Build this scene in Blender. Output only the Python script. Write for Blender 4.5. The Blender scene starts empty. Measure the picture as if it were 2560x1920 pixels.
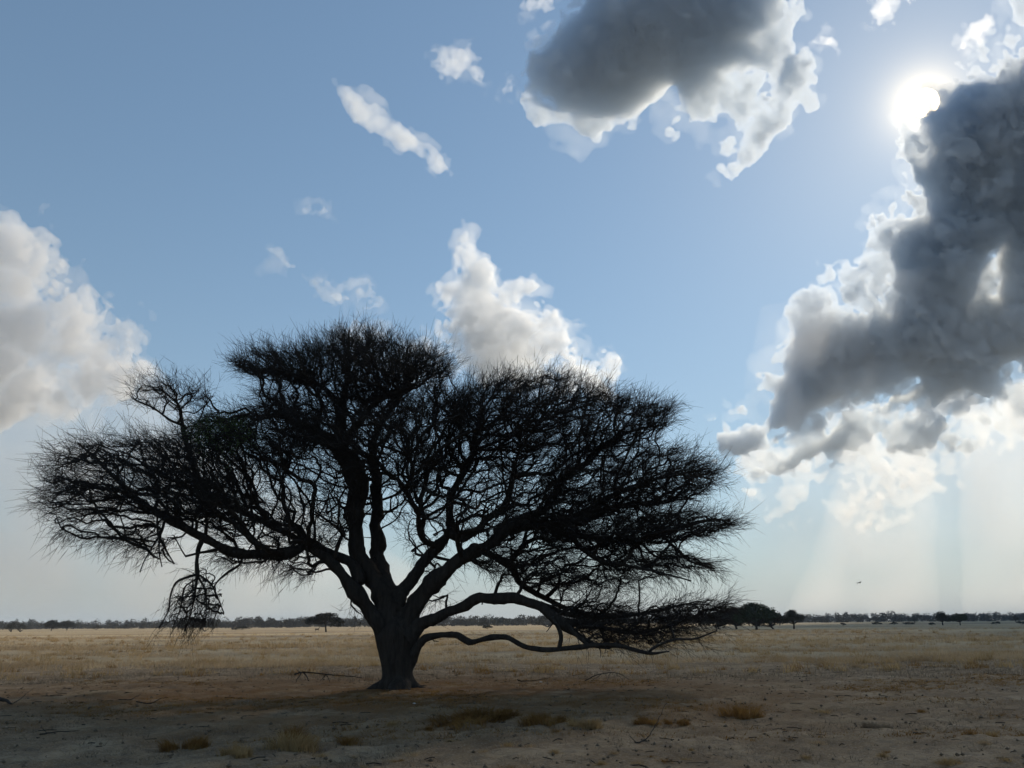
import bpy, math, random
import numpy as np
from mathutils import Vector, Matrix, Euler

sc = bpy.context.scene
COL = sc.collection
R_ = math.radians

# ------------------------------------------------------------------ camera
CAM_Z = 1.62
FOCAL = 1923.0                       # in photo pixels (2560 wide)
PITCH, ROLL = R_(17.27), R_(0.5)
cam_d = bpy.data.cameras.new('camera')
cam_d.sensor_width = 36.0
cam_d.lens = FOCAL / 2560.0 * 36.0
cam_d.clip_start, cam_d.clip_end = 0.1, 60000.0
cam = bpy.data.objects.new('camera', cam_d)
COL.objects.link(cam)
cam.location = (0, 0, CAM_Z)
CAM_M = (Euler((math.pi / 2 + PITCH, 0, 0)).to_matrix() @ Euler((0, 0, -ROLL)).to_matrix())
cam.rotation_euler = CAM_M.to_euler()
sc.camera = cam
CM = np.array(CAM_M)

def dirs(px, py):
    """unit view directions of photo pixels"""
    px, py = np.broadcast_arrays(np.asarray(px, float), np.asarray(py, float))
    v = np.stack([(px - 1280) / FOCAL, -(py - 960) / FOCAL, -np.ones_like(px)], -1) @ CM.T
    return v / np.linalg.norm(v, axis=-1, keepdims=True)

def at(px, py, Y):
    """the point seen at a photo pixel at ground distance Y in front of the camera"""
    d = dirs(px, py)
    return np.array([0, 0, CAM_Z]) + d * (np.asarray(Y, float) / d[..., 1])[..., None]

def ground_at(px, py):
    d = dirs(px, py)
    return np.array([0, 0, CAM_Z]) + d * (-CAM_Z / d[..., 2])[..., None]

# ------------------------------------------------------------------ sky, sun, exposure
SUN_PX = (2310, 257)
S = dirs(*SUN_PX)
SUN_EL = math.asin(S[2]); SUN_AZ = math.atan2(S[0], S[1])
world = bpy.data.worlds.new('World'); sc.world = world
world.use_nodes = True
wt = world.node_tree; wn = wt.nodes; wl = wt.links
wn.clear()
wout = wn.new('ShaderNodeOutputWorld'); wbg = wn.new('ShaderNodeBackground')
sky = wn.new('ShaderNodeTexSky'); sky.sky_type = 'NISHITA'; sky.sun_disc = False
sky.sun_elevation = SUN_EL; sky.sun_rotation = SUN_AZ
sky.air_density = 1.35; sky.dust_density = 0.35; sky.ozone_density = 3.0; sky.altitude = 1000
wbg.inputs['Strength'].default_value = 0.085
# the sun's disc and its aureole in the sky, round the same direction as the lamp
geo = wn.new('ShaderNodeTexCoord')
dot = wn.new('ShaderNodeVectorMath'); dot.operation = 'DOT_PRODUCT'
dot.inputs[1].default_value = tuple(S)
wl.new(geo.outputs['Generated'], dot.inputs[0])
def wmath(op, a, b=None, clamp=False):
    n = wn.new('ShaderNodeMath'); n.operation = op; n.use_clamp = clamp
    for k, v in enumerate((a, b)):
        if v is None: continue
        if isinstance(v, (int, float)): n.inputs[k].default_value = v
        else: wl.new(v, n.inputs[k])
    return n.outputs[0]
ang = wmath('ARCCOSINE', dot.outputs['Value'])
core = wmath('MULTIPLY', wmath('LESS_THAN', ang, R_(0.85)), 400.0)
aur = wmath('MULTIPLY', wmath('POWER', 2.718, wmath('MULTIPLY', ang, -1 / R_(0.95))), 32.0)
aur2 = wmath('MULTIPLY', wmath('POWER', 2.718, wmath('MULTIPLY', ang, -1 / R_(5.5))), 2.6)
glow = wmath('ADD', wmath('ADD', core, aur), aur2)
gcol = wn.new('ShaderNodeMix'); gcol.data_type = 'RGBA'; gcol.blend_type = 'MULTIPLY'; gcol.inputs['Factor'].default_value = 1
gv = wn.new('ShaderNodeCombineColor')
for k in range(3): wl.new(glow, gv.inputs[k])
wl.new(gv.outputs[0], gcol.inputs['A']); gcol.inputs['B'].default_value = (1.0, 0.78, 0.45, 1)
addn = wn.new('ShaderNodeMix'); addn.data_type = 'RGBA'; addn.blend_type = 'ADD'; addn.inputs['Factor'].default_value = 1
sgam = wn.new('ShaderNodeGamma'); sgam.inputs['Gamma'].default_value = 0.76      # evens out the brightness of the sky, like a phone's tone curve
wl.new(sky.outputs[0], sgam.inputs['Color'])
stint = wn.new('ShaderNodeMix'); stint.data_type = 'RGBA'; stint.blend_type = 'MULTIPLY'; stint.inputs['Factor'].default_value = 1
wl.new(sgam.outputs[0], stint.inputs['A']); stint.inputs['B'].default_value = (1.60, 1.78, 1.82, 1)
# dust near the ground whitens the sky towards the horizon, the same all round
sepz = wn.new('ShaderNodeSeparateXYZ'); wl.new(geo.outputs['Generated'], sepz.inputs[0])
hazf = wmath('MULTIPLY', wmath('POWER', 2.718, wmath('MULTIPLY', wmath('MAXIMUM', sepz.outputs[2], 0.0), -6.5)), 0.88)
hmix = wn.new('ShaderNodeMix'); hmix.data_type = 'RGBA'
wl.new(hazf, hmix.inputs['Factor']); wl.new(stint.outputs['Result'], hmix.inputs['A']); hmix.inputs['B'].default_value = (4.35, 5.0, 5.75, 1)
wl.new(hmix.outputs['Result'], addn.inputs['A']); wl.new(gcol.outputs['Result'], addn.inputs['B'])
wl.new(addn.outputs['Result'], wbg.inputs['Color']); wl.new(wbg.outputs[0], wout.inputs['Surface'])

sun_d = bpy.data.lights.new('sun', 'SUN')
sun_d.energy = 3.4; sun_d.angle = R_(1.2); sun_d.color = (1.0, 0.86, 0.66)
sun = bpy.data.objects.new('sun', sun_d); COL.objects.link(sun)
sun.location = tuple(S * 60)
sun.rotation_euler = Vector(tuple(-S)).to_track_quat('-Z', 'Y').to_euler()

vs = sc.view_settings
vs.view_transform = 'Standard'; vs.look = 'None'; vs.exposure = 0.0; vs.gamma = 1.0
vs.use_curve_mapping = False
cy = sc.cycles
cy.max_bounces = 10; cy.diffuse_bounces = 2; cy.glossy_bounces = 2; cy.transmission_bounces = 2
cy.volume_bounces = 5; cy.transparent_max_bounces = 40
cy.use_denoising = True
cy.use_adaptive_sampling = True; cy.adaptive_threshold = 0.03
cy.sample_clamp_indirect = 8.0

# ------------------------------------------------------------------ helpers
def tag(o, label=None, cat=None, group=None, kind=None):
    if label: o['label'] = label
    if cat: o['category'] = cat
    if group: o['group'] = group
    if kind: o['kind'] = kind
    return o

def link(name, me, mat=None, parent=None):
    o = bpy.data.objects.new(name, me)
    if mat is not None and me is not None and not me.materials: me.materials.append(mat)
    COL.objects.link(o)
    if parent is not None: o.parent = parent
    return o

def empty(name, loc):
    o = bpy.data.objects.new(name, None); COL.objects.link(o)
    o.location = tuple(float(v) for v in loc); o.empty_display_size = 0.2
    return o

def mesh_np(name, V, F, smooth=True):
    """mesh from a vertex array and an array of equal-sized faces (or a list of such arrays)"""
    if not isinstance(F, (list, tuple)): F = [F]
    F = [np.asarray(f, np.int32) for f in F if len(f)]
    me = bpy.data.meshes.new(name)
    V = np.asarray(V, np.float32)
    me.vertices.add(len(V)); me.vertices.foreach_set('co', V.ravel())
    loops = np.concatenate([f.ravel() for f in F])
    tot = np.concatenate([np.full(len(f), f.shape[1], np.int32) for f in F])
    start = np.concatenate([[0], np.cumsum(tot)[:-1]]).astype(np.int32)
    me.loops.add(len(loops)); me.loops.foreach_set('vertex_index', loops)
    me.polygons.add(len(tot)); me.polygons.foreach_set('loop_start', start)
    me.polygons.foreach_set('loop_total', tot)
    if smooth: me.polygons.foreach_set('use_smooth', np.ones(len(tot), bool))
    me.update(calc_edges=True)
    return me

class NT:
    """short-hand for building node materials"""
    def __init__(s, name):
        s.m = bpy.data.materials.new(name); s.m.use_nodes = True
        s.t = s.m.node_tree; s.t.nodes.clear()
        s.out = s.t.nodes.new('ShaderNodeOutputMaterial')
    def n(s, typ, **kw):
        nd = s.t.nodes.new('ShaderNode' + typ)
        for k, v in kw.items():
            if hasattr(nd, k): setattr(nd, k, v)
        return nd
    def put(s, sock, v):
        if hasattr(v, 'is_linked') or hasattr(v, 'links'): s.t.links.new(v, sock)
        else: sock.default_value = v
    def math(s, op, a, b=None, c=None, clamp=False):
        nd = s.n('Math', operation=op, use_clamp=clamp)
        for k, v in enumerate((a, b, c)):
            if v is not None: s.put(nd.inputs[k], v)
        return nd.outputs[0]
    def noise(s, vec, scale, detail=4, rough=0.55, dist=0.0):
        nd = s.n('TexNoise'); s.put(nd.inputs['Vector'], vec)
        nd.inputs['Scale'].default_value = scale; nd.inputs['Detail'].default_value = detail
        nd.inputs['Roughness'].default_value = rough; nd.inputs['Distortion'].default_value = dist
        return nd.outputs['Fac']
    def ramp(s, fac, stops):
        nd = s.n('ValToRGB'); s.put(nd.inputs[0], fac)
        e = nd.color_ramp.elements
        while len(e) < len(stops): e.new(0.5)
        for k, (p, c) in enumerate(stops):
            e[k].position = p; e[k].color = (c, c, c, 1) if isinstance(c, (int, float)) else (*c, 1)
        return nd.outputs[0]
    def mix(s, fac, a, b, blend='MIX'):
        nd = s.n('Mix', data_type='RGBA', blend_type=blend)
        s.put(nd.inputs['Factor'], fac); s.put(nd.inputs['A'], a if not isinstance(a, tuple) else (*a, 1)[:4]); s.put(nd.inputs['B'], b if not isinstance(b, tuple) else (*b, 1)[:4])
        return nd.outputs['Result']
    def pos(s, which='Object'):
        return s.n('TexCoord').outputs[which]
    def mapping(s, vec, scale=(1, 1, 1)):
        nd = s.n('Mapping'); s.put(nd.inputs['Vector'], vec); nd.inputs['Scale'].default_value = scale
        return nd.outputs[0]
    def principled(s, color, rough=0.9, spec=0.2, bump=None, bump_s=0.5, bump_d=0.02):
        b = s.n('BsdfPrincipled')
        s.put(b.inputs['Base Color'], color if not isinstance(color, tuple) else (*color, 1)[:4])
        s.put(b.inputs['Roughness'], rough); b.inputs['Specular IOR Level'].default_value = spec
        if bump is not None:
            bn = s.n('Bump'); bn.inputs['Strength'].default_value = bump_s; bn.inputs['Distance'].default_value = bump_d
            s.put(bn.inputs['Height'], bump); s.t.links.new(bn.outputs[0], b.inputs['Normal'])
        s.t.links.new(b.outputs[0], s.out.inputs['Surface'])
        return s.m

def smooth01(x): 
    x = np.clip(x, 0, 1); return x * x * (3 - 2 * x)

def vnoise(shape, cells, rng):
    """smooth value noise on a regular grid, range about -1..1; cells = lattice cells per axis"""
    a = None
    lat = rng.uniform(-1, 1, [int(c) + 4 for c in cells])
    for ax, (n, c) in enumerate(zip(shape, cells)):
        t = np.linspace(0, c, n) + rng.uniform(0, 0.99)
        i = np.floor(t).astype(int); f = t - i
        # cubic B-spline weights
        w = [(1 - f) ** 3 / 6, (3 * f ** 3 - 6 * f ** 2 + 4) / 6, (-3 * f ** 3 + 3 * f ** 2 + 3 * f + 1) / 6, f ** 3 / 6]
        sh = [1] * lat.ndim; sh[ax] = n
        out = 0
        for k in range(4):
            out = out + np.take(lat, np.minimum(i + k, lat.shape[ax] - 1), axis=ax) * w[k].reshape(sh)
        lat = out
    return lat * 2.2

def poly_sdf(P, X, Y):
    """signed distance to a polygon (positive inside) at points X, Y"""
    P = np.asarray(P, float)
    d = np.full(X.shape, 1e18); ins = np.zeros(X.shape, bool)
    for (x0, y0), (x1, y1) in zip(P, np.roll(P, -1, 0)):
        ex, ey = x1 - x0, y1 - y0
        t = np.clip(((X - x0) * ex + (Y - y0) * ey) / (ex * ex + ey * ey + 1e-12), 0, 1)
        d = np.minimum(d, (X - x0 - t * ex) ** 2 + (Y - y0 - t * ey) ** 2)
        c = (y0 > Y) != (y1 > Y)
        ins ^= c & (X < (x1 - x0) * (Y - y0) / ((y1 - y0) if y1 != y0 else 1e-9) + x0)
    return np.sqrt(d) * np.where(ins, 1, -1)

def surface_nets(f):
    """faces of the zero level of a 3-d field (inside > 0): vertices in grid units, quads"""
    s = f > 0
    nx, ny, nz = f.shape
    c = np.zeros((nx - 1, ny - 1, nz - 1), np.int8)
    for dx in (0, 1):
        for dy in (0, 1):
            for dz in (0, 1):
                c += s[dx:nx - 1 + dx, dy:ny - 1 + dy, dz:nz - 1 + dz]
    act = (c > 0) & (c < 8)
    idx = np.full(act.shape, -1, np.int64)
    cells = np.argwhere(act); idx[act] = np.arange(len(cells))
    acc = np.zeros((len(cells), 3)); cnt = np.zeros(len(cells))
    i, j, k = cells.T
    corners = [(a, b, d) for a in (0, 1) for b in (0, 1) for d in (0, 1)]
    for A in corners:
        for ax in range(3):
            if A[ax]: continue
            B = list(A); B[ax] = 1
            fa = f[i + A[0], j + A[1], k + A[2]]; fb = f[i + B[0], j + B[1], k + B[2]]
            m = (fa > 0) != (fb > 0)
            t = np.where(m, fa / np.where(m, fa - fb, 1), 0)
            p = np.tile(np.array(A, float), (len(cells), 1)); p[:, ax] += t
            acc += p * m[:, None]; cnt += m
    V = cells + acc / np.maximum(cnt, 1)[:, None]
    quads = []
    for ax in range(3):
        o1, o2 = [(1, 2), (2, 0), (0, 1)][ax]
        sl0 = [slice(None)] * 3; sl1 = [slice(None)] * 3
        sl0[ax] = slice(0, -1); sl1[ax] = slice(1, None)
        e = s[tuple(sl0)] != s[tuple(sl1)]
        pos = np.argwhere(e)
        ok = (pos[:, o1] > 0) & (pos[:, o2] > 0) & (pos[:, o1] < f.shape[o1] - 1) & (pos[:, o2] < f.shape[o2] - 1)
        pos = pos[ok]
        inside0 = s[tuple(pos.T)]
        def cell(d1, d2):
            q = pos.copy(); q[:, o1] -= d1; q[:, o2] -= d2
            return idx[tuple(q.T)]
        q = np.stack([cell(1, 1), cell(0, 1), cell(0, 0), cell(1, 0)], 1)
        q[~inside0] = q[~inside0][:, ::-1]
        quads.append(q)
    return V, np.concatenate(quads)

def project(P):
    """photo pixels of world points"""
    v = (np.asarray(P, float) - np.array([0, 0, CAM_Z])) @ CM
    return np.stack([1280 + FOCAL * v[..., 0] / -v[..., 2], 960 - FOCAL * v[..., 1] / -v[..., 2]], -1)

def unit(v): return v / (np.linalg.norm(v, axis=-1, keepdims=True) + 1e-9)
# ------------------------------------------------------------------ the thorn tree
A1 = lambda p: [(x / 1.952, 800 + y / 1.952, w / 1.952) for x, y, w in p]
A2 = lambda p: [(500 + x / 2.765, 780 + y / 2.765, w / 2.765) for x, y, w in p]
A3 = lambda p: [(1100 + x / 2.024, 880 + y / 2.024, w / 2.024) for x, y, w in p]
A4 = lambda p: [(700 + x / 3.318, 1300 + y / 3.318, w / 3.318) for x, y, w in p]
A9 = lambda p: [(900 + x / 3.318, 900 + y / 3.318, w / 3.318) for x, y, w in p]

TREE = ground_at(997, 1724)
TY = float(TREE[1])

def bark_material():
    b = NT('bark')
    p = b.pos('Object')
    ps = b.mapping(p, (1, 1, 0.22))
    n1 = b.noise(ps, 9.0, 6, 0.65); n2 = b.noise(p, 2.2, 3)
    v = b.n('TexVoronoi', feature='DISTANCE_TO_EDGE'); b.put(v.inputs['Vector'], ps); v.inputs['Scale'].default_value = 7.0
    h = b.math('ADD', b.math('MULTIPLY', b.math('MINIMUM', v.outputs['Distance'], 0.25), 2.2), n1)
    col = b.ramp(n1, [(0.3, (0.018, 0.015, 0.013)), (0.6, (0.045, 0.037, 0.031)), (0.85, (0.075, 0.064, 0.053))])
    col = b.mix(b.math('MULTIPLY', n2, 0.5), col, (0.05, 0.045, 0.042))
    return b.principled(col, 0.95, 0.1, h, 0.9, 0.03)
BARK = bark_material()
def twig_material(name, a, c):
    b = NT(name)
    n = b.noise(b.pos('Object'), 3.0, 3)
    return b.principled(b.mix(n, a, c), 0.9, 0.1)
TWIG = twig_material('twig_bark', (0.018, 0.016, 0.015), (0.038, 0.032, 0.028))

NO_SNAP = ('left', 'stem', 'stem_back', 'right_inner', 'right_main', 'arch', 'lowest')
LIMBS = {}          # name -> (points Nx3, radii N)
def limb(name, pts, dend, power=1.0, dstart=None):
    """trace of a limb: photo pixels and widths, running off in depth to dend metres behind (+) or before (-) the trunk"""
    P = np.array(pts, float)
    if dstart is None:
        if LIMBS:
            best = (1e9, 0, None)
            for q, r in LIMBS.values():
                pp = project(q); k = np.argmin(np.hypot(pp[:, 0] - P[0, 0], pp[:, 1] - P[0, 1]))
                dd = math.hypot(pp[k, 0] - P[0, 0], pp[k, 1] - P[0, 1])
                if dd < best[0]: best = (dd, q[k, 1] - TY, pp[k])
            dstart = best[1]
            if 4 < best[0] < 60 and name not in NO_SNAP: P = np.concatenate([[[best[2][0], best[2][1], P[0, 2] * 1.1]], P])
        else: dstart = 0.0
    seg = np.hypot(*np.diff(P[:, :2], axis=0).T); s = np.concatenate([[0], np.cumsum(seg)]); s /= s[-1]
    # resample with Catmull-Rom so the limb bends smoothly
    n = max(6, int(seg.sum() / 9))
    t = np.linspace(0, 1, n)
    Q = np.stack([crom(s, P[:, k], t) for k in range(3)], 1)
    D = TY + dstart + (dend - dstart) * t ** power
    X = at(Q[:, 0], Q[:, 1], D)
    depth = (X - np.array([0, 0, CAM_Z])) @ -CM[:, 2]
    LIMBS[name] = (X, np.maximum(Q[:, 2], 3) * 0.465 * depth / FOCAL)

def crom(s, y, t):
    out = np.interp(t, s, y)
    if len(s) < 3: return out
    m = np.gradient(y, s)
    k = np.clip(np.searchsorted(s, t, side='right') - 1, 0, len(s) - 2)
    h = s[k + 1] - s[k]; u = (t - s[k]) / h
    return ((2 * u ** 3 - 3 * u ** 2 + 1) * y[k] + (u ** 3 - 2 * u ** 2 + u) * h * m[k] * 0.8 + (-2 * u ** 3 + 3 * u ** 2) * y[k + 1] + (u ** 3 - u ** 2) * h * m[k + 1] * 0.8)

limb('trunk', A4([(985, 1470, 330), (982, 1400, 300), (980, 1330, 272), (975, 1200, 288), (962, 1080, 310), (945, 960, 340)]), 0, dstart=0)
limb('left', A4([(870, 1010, 150), (800, 840, 150), (720, 700, 125), (640, 580, 122), (530, 460, 104), (440, 370, 92), (330, 280, 82), (220, 210, 75)]) +
     A1([(1400, 1140, 56), (1250, 1142, 52), (1130, 1125, 50), (1040, 1090, 48), (960, 1050, 46), (880, 1000, 42), (790, 955, 38), (700, 900, 34), (640, 850, 30), (580, 790, 24), (510, 720, 18), (440, 650, 12), (380, 600, 8)]), -2.2)
limb('left_upper', A4([(650, 560, 115), (645, 470, 112), (600, 390, 92), (500, 320, 82), (400, 250, 70), (250, 180, 62)]) +
     A1([(1420, 1050, 34), (1280, 980, 30), (1120, 910, 28), (960, 840, 24), (820, 770, 18), (700, 700, 12), (600, 640, 8)]), 2.5)
limb('stem', A4([(920, 900, 160), (880, 700, 195), (830, 560, 172), (740, 440, 152), (670, 330, 142), (640, 200, 142), (640, 80, 142)]) +
     A2([(1080, 1400, 150), (1085, 1250, 152), (1075, 1120, 148), (1010, 1010, 130), (960, 920, 112), (965, 800, 92), (990, 680, 75), (1010, 560, 55), (1020, 440, 35), (1030, 330, 18)]), 0.6)
limb('stem_back', A4([(900, 640, 170), (850, 450, 150), (820, 330, 132), (810, 180, 130), (800, 60, 120)]) +
     A2([(1225, 1300, 84), (1215, 1150, 74), (1190, 1000, 70), (1200, 880, 60), (1260, 760, 45), (1340, 640, 35), (1420, 540, 22), (1480, 440, 12)]), 3.2)
limb('fork_left', A2([(985, 970, 100), (880, 880, 80), (810, 820, 68), (740, 795, 52), (660, 760, 42), (590, 715, 34), (480, 710, 22), (400, 720, 12)]), -1.8)
limb('fork_left_up', A2([(822, 825, 50), (815, 740, 38), (850, 660, 28), (800, 540, 22), (640, 440, 16), (480, 380, 10)]), -2.6)
limb('fork_right', A2([(985, 900, 90), (1060, 820, 64), (1130, 720, 52), (1230, 620, 40), (1350, 560, 28), (1500, 500, 14)]), -2.4)
limb('crown_left', A2([(985, 700, 60), (900, 560, 44), (760, 470, 34), (560, 420, 24), (360, 390, 12)]), 2.0)
limb('right_inner', A4([(960, 720, 150), (1000, 610, 112), (1080, 520, 112), (1180, 390, 112), (1260, 280, 102), (1330, 180, 92), (1400, 80, 80)]) +
     A9([(738, 1330, 78), (742, 1220, 72), (765, 1110, 66), (820, 1000, 60), (900, 860, 55), (950, 720, 50), (965, 590, 40), (1000, 450, 28), (1080, 320, 16)]), 1.8)
limb('right_inner_side', A9([(530, 1490, 60), (485, 1350, 52), (490, 1260, 44), (430, 1190, 38), (390, 1080, 34), (405, 1000, 28), (450, 900, 18), (400, 800, 12)]), -2.4)
limb('right_main', A4([(1050, 870, 170), (1110, 730, 160), (1200, 620, 145), (1300, 510, 138), (1400, 420, 130), (1500, 350, 122), (1620, 270, 112), (1750, 190, 104)]) +
     A3([(350, 900, 58), (470, 880, 54), (600, 870, 50), (690, 850, 48), (760, 810, 44), (850, 740, 38), (960, 690, 30), (1100, 640, 22), (1250, 610, 14), (1360, 590, 8)]), -1.2)
limb('right_high', A3([(290, 915, 60), (430, 840, 50), (530, 800, 48), (580, 730, 45), (600, 660, 42), (680, 600, 38), (750, 550, 34), (830, 470, 26), (920, 420, 18), (1050, 380, 10)]), 1.6)
limb('right_curl', A3([(110, 950, 50), (250, 840, 40), (320, 790, 36), (355, 710, 30), (370, 620, 24), (400, 500, 18), (480, 380, 12), (560, 280, 8)]), -2.0)
limb('right_curl_back', A3([(90, 930, 40), (60, 860, 36), (50, 760, 32), (90, 640, 28), (160, 520, 22), (240, 400, 16), (330, 290, 10)]), 3.4)
limb('right_mid', A3([(560, 900, 44), (700, 930, 36), (850, 950, 32), (1000, 955, 30), (1120, 920, 26), (1250, 880, 20), (1380, 850, 14), (1470, 855, 8)]), 0.6)
limb('right_mid_back', A3([(700, 860, 40), (840, 800, 34), (980, 770, 26), (1120, 760, 18), (1280, 740, 10)]), 3.6)
limb('right_low', A3([(640, 915, 34), (720, 1000, 28), (800, 1050, 24), (950, 1080, 18), (1100, 1110, 12), (1270, 1160, 8)]), -2.2)
limb('right_drop', A3([(1140, 925, 22), (1200, 1000, 18), (1270, 1060, 12), (1390, 1095, 8)]), 1.8)
limb('right_under', A3([(170, 990, 52), (280, 1040, 42), (360, 1090, 38), (400, 1170, 36), (470, 1215, 32), (560, 1260, 30), (680, 1310, 24), (850, 1330, 16), (1000, 1320, 10)]), 2.6)
limb('arch', A4([(1060, 990, 190), (1150, 890, 122), (1230, 840, 102), (1340, 800, 96), (1470, 745, 90), (1560, 690, 86), (1640, 655, 82), (1750, 652, 94), (1900, 655, 96)]) +
     A3([(430, 1265, 56), (500, 1290, 56), (560, 1335, 55), (620, 1380, 52), (690, 1430, 42), (770, 1480, 28), (860, 1500, 16)]), -1.6)
limb('arch_tip', A3([(600, 1362, 44), (720, 1375, 36), (860, 1405, 30), (1000, 1420, 22), (1150, 1390, 14), (1300, 1330, 8)]), -0.4)
limb('arch_upper', A3([(500, 1290, 40), (700, 1330, 30), (900, 1340, 24), (1100, 1310, 16), (1300, 1260, 9)]), 1.4)
limb('lowest', A4([(1075, 1210, 80), (1120, 1110, 76), (1160, 1040, 72), (1210, 985, 68), (1300, 965, 60), (1400, 957, 58), (1470, 950, 57), (1530, 990, 56), (1575, 1015, 54), (1660, 992, 52), (1780, 967, 50), (1880, 972, 50), (1960, 1010, 48)]) +
     A3([(440, 1495, 30), (500, 1508, 29), (600, 1498, 28), (720, 1492, 27), (850, 1482, 26), (930, 1492, 24), (1000, 1512, 22), (1070, 1525, 18), (1160, 1515, 9)]), -2.6)
limb('lowest_tip', A3([(1060, 1522, 18), (1110, 1482, 15), (1180, 1457, 13), (1290, 1450, 10), (1400, 1410, 6)]), -2.4)
limb('lowest_strut', A3([(600, 1496, 24), (614, 1440, 20), (600, 1392, 20), (566, 1345, 22)]), -1.8)
limb('lowest_strut_b', A3([(745, 1488, 22), (700, 1440, 20), (640, 1375, 18)]), -1.5)
limb('stub', A1([(1075, 1115, 22), (1030, 1128, 18), (980, 1134, 13), (905, 1152, 9)]), -1.7)
limb('hanging', A1([(990, 1070, 28), (966, 1120, 24), (960, 1180, 22), (965, 1240, 20), (958, 1290, 13), (950, 1340, 9)]), -2.0)
for q, tr in enumerate(([(965, 1240, 13), (855, 1288, 10), (832, 1340, 9), (820, 1420, 7), (775, 1505, 4)], [(965, 1250, 12), (905, 1300, 9), (882, 1400, 7), (842, 1505, 4)], [(958, 1285, 11), (950, 1350, 9), (930, 1440, 7), (900, 1520, 4)],
                        [(965, 1250, 12), (992, 1300, 9), (1006, 1400, 7), (1000, 1495, 4)], [(970, 1240, 12), (1030, 1288, 9), (1062, 1360, 7), (1092, 1430, 4)], [(780, 1045, 12), (742, 1110, 9), (702, 1180, 6), (682, 1230, 4)],
                        [(780, 1055, 12), (775, 1130, 8), (790, 1205, 4)], [(785, 1075, 12), (820, 1140, 8), (852, 1190, 4)])):
    limb('spray_%d' % q, A1(tr), -2.2 + 0.12 * (q % 5))
limb('hanging_side', A1([(1185, 1140, 16), (1172, 1190, 14), (1110, 1232, 12), (1062, 1272, 9), (1040, 1310, 7)]), -1.2)
limb('wisp', A1([(1010, 860, 30), (940, 700, 26), (900, 560, 22), (885, 480, 18), (868, 410, 12), (800, 350, 8)]), 0.8)
limb('wisp_side', A1([(905, 530, 18), (830, 490, 14), (750, 430, 10), (660, 390, 7)]), 0.2)

# --- trunk: one continuous surface with the roots of the limbs grown into it
def trunk_mesh():
    segs = []
    for nm, upto in (('trunk', 99), ('left', 1.9), ('stem', 2.2), ('stem_back', 1.0), ('right_inner', 1.4), ('right_main', 2.0), ('arch', 1.5), ('lowest', 0.9)):
        P, r = LIMBS[nm]
        L = np.concatenate([[0], np.cumsum(np.linalg.norm(np.diff(P, axis=0), axis=1))])
        m = L <= upto
        P, r = P[m], r[m].copy()
        if upto < 50: r[-3:] *= np.array([0.94, 0.8, 0.6])
        segs.append((P[::2] if len(P) > 12 else P, r[::2] if len(P) > 12 else r))
    base = TREE.copy()
    for a, ln, r in ((200, 1.15, 0.24), (345, 1.5, 0.22), (265, 0.8, 0.24), (300, 0.95, 0.2), (80, 1.0, 0.24), (140, 0.9, 0.22), (30, 1.1, 0.22)):
        u = np.array([math.cos(R_(a)), math.sin(R_(a)), 0])
        segs.append((np.stack([base + u * 0.22 + [0, 0, 0.16], base + u * 0.55 + [0, 0, 0.0], base + u * ln + [0, 0, -0.1]]), np.array([r, r * 0.7, r * 0.4])))
    lo = TREE + np.array([-2.0, -1.6, -0.3]); hi = TREE + np.array([2.2, 1.7, 4.4]); h = 0.04
    n = ((hi - lo) / h).astype(int) + 1
    G = np.stack(np.meshgrid(*[lo[k] + np.arange(n[k]) * h for k in range(3)], indexing='ij'), -1)
    f = np.full(n, -5.0)
    for P, r in segs:
        F = np.full(n, -5.0)
        for a, b, ra, rb in zip(P[:-1], P[1:], r[:-1], r[1:]):
            mn = np.minimum(a, b) - max(ra, rb) - 0.35; mx = np.maximum(a, b) + max(ra, rb) + 0.35
            i0 = np.clip(((mn - lo) / h).astype(int), 0, n); i1 = np.clip(((mx - lo) / h).astype(int) + 1, 0, n)
            sl = tuple(slice(x, y) for x, y in zip(i0, i1))
            g = G[sl]
            if g.size == 0: continue
            e = b - a
            t = np.clip(((g - a) @ e) / (e @ e), 0, 1)
            F[sl] = np.maximum(F[sl], ra + (rb - ra) * t - np.linalg.norm(g - a - t[..., None] * e, axis=-1))
        k = 0.10
        q = np.maximum(k - np.abs(f - F), 0) / k
        f = np.maximum(f, F) + q * q * k * 0.25
    rng = np.random.default_rng(5)
    L = hi - lo
    ridg = np.abs(vnoise(n, (L[0] / 0.16, L[1] / 0.16, L[2] / 0.9), rng)) * 0.05 + np.abs(vnoise(n, (L[0] / 0.09, L[1] / 0.09, L[2] / 0.45), rng)) * 0.025 + vnoise(n, L / 0.5, rng) * 0.03
    f = f + ridg - 0.055
    f[0] = f[-1] = -1; f[:, 0] = f[:, -1] = -1; f[:, :, 0] = f[:, :, -1] = -1
    V, Q = surface_nets(f)
    return mesh_np('trunk_mesh', lo + V * h - TREE, Q)

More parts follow.
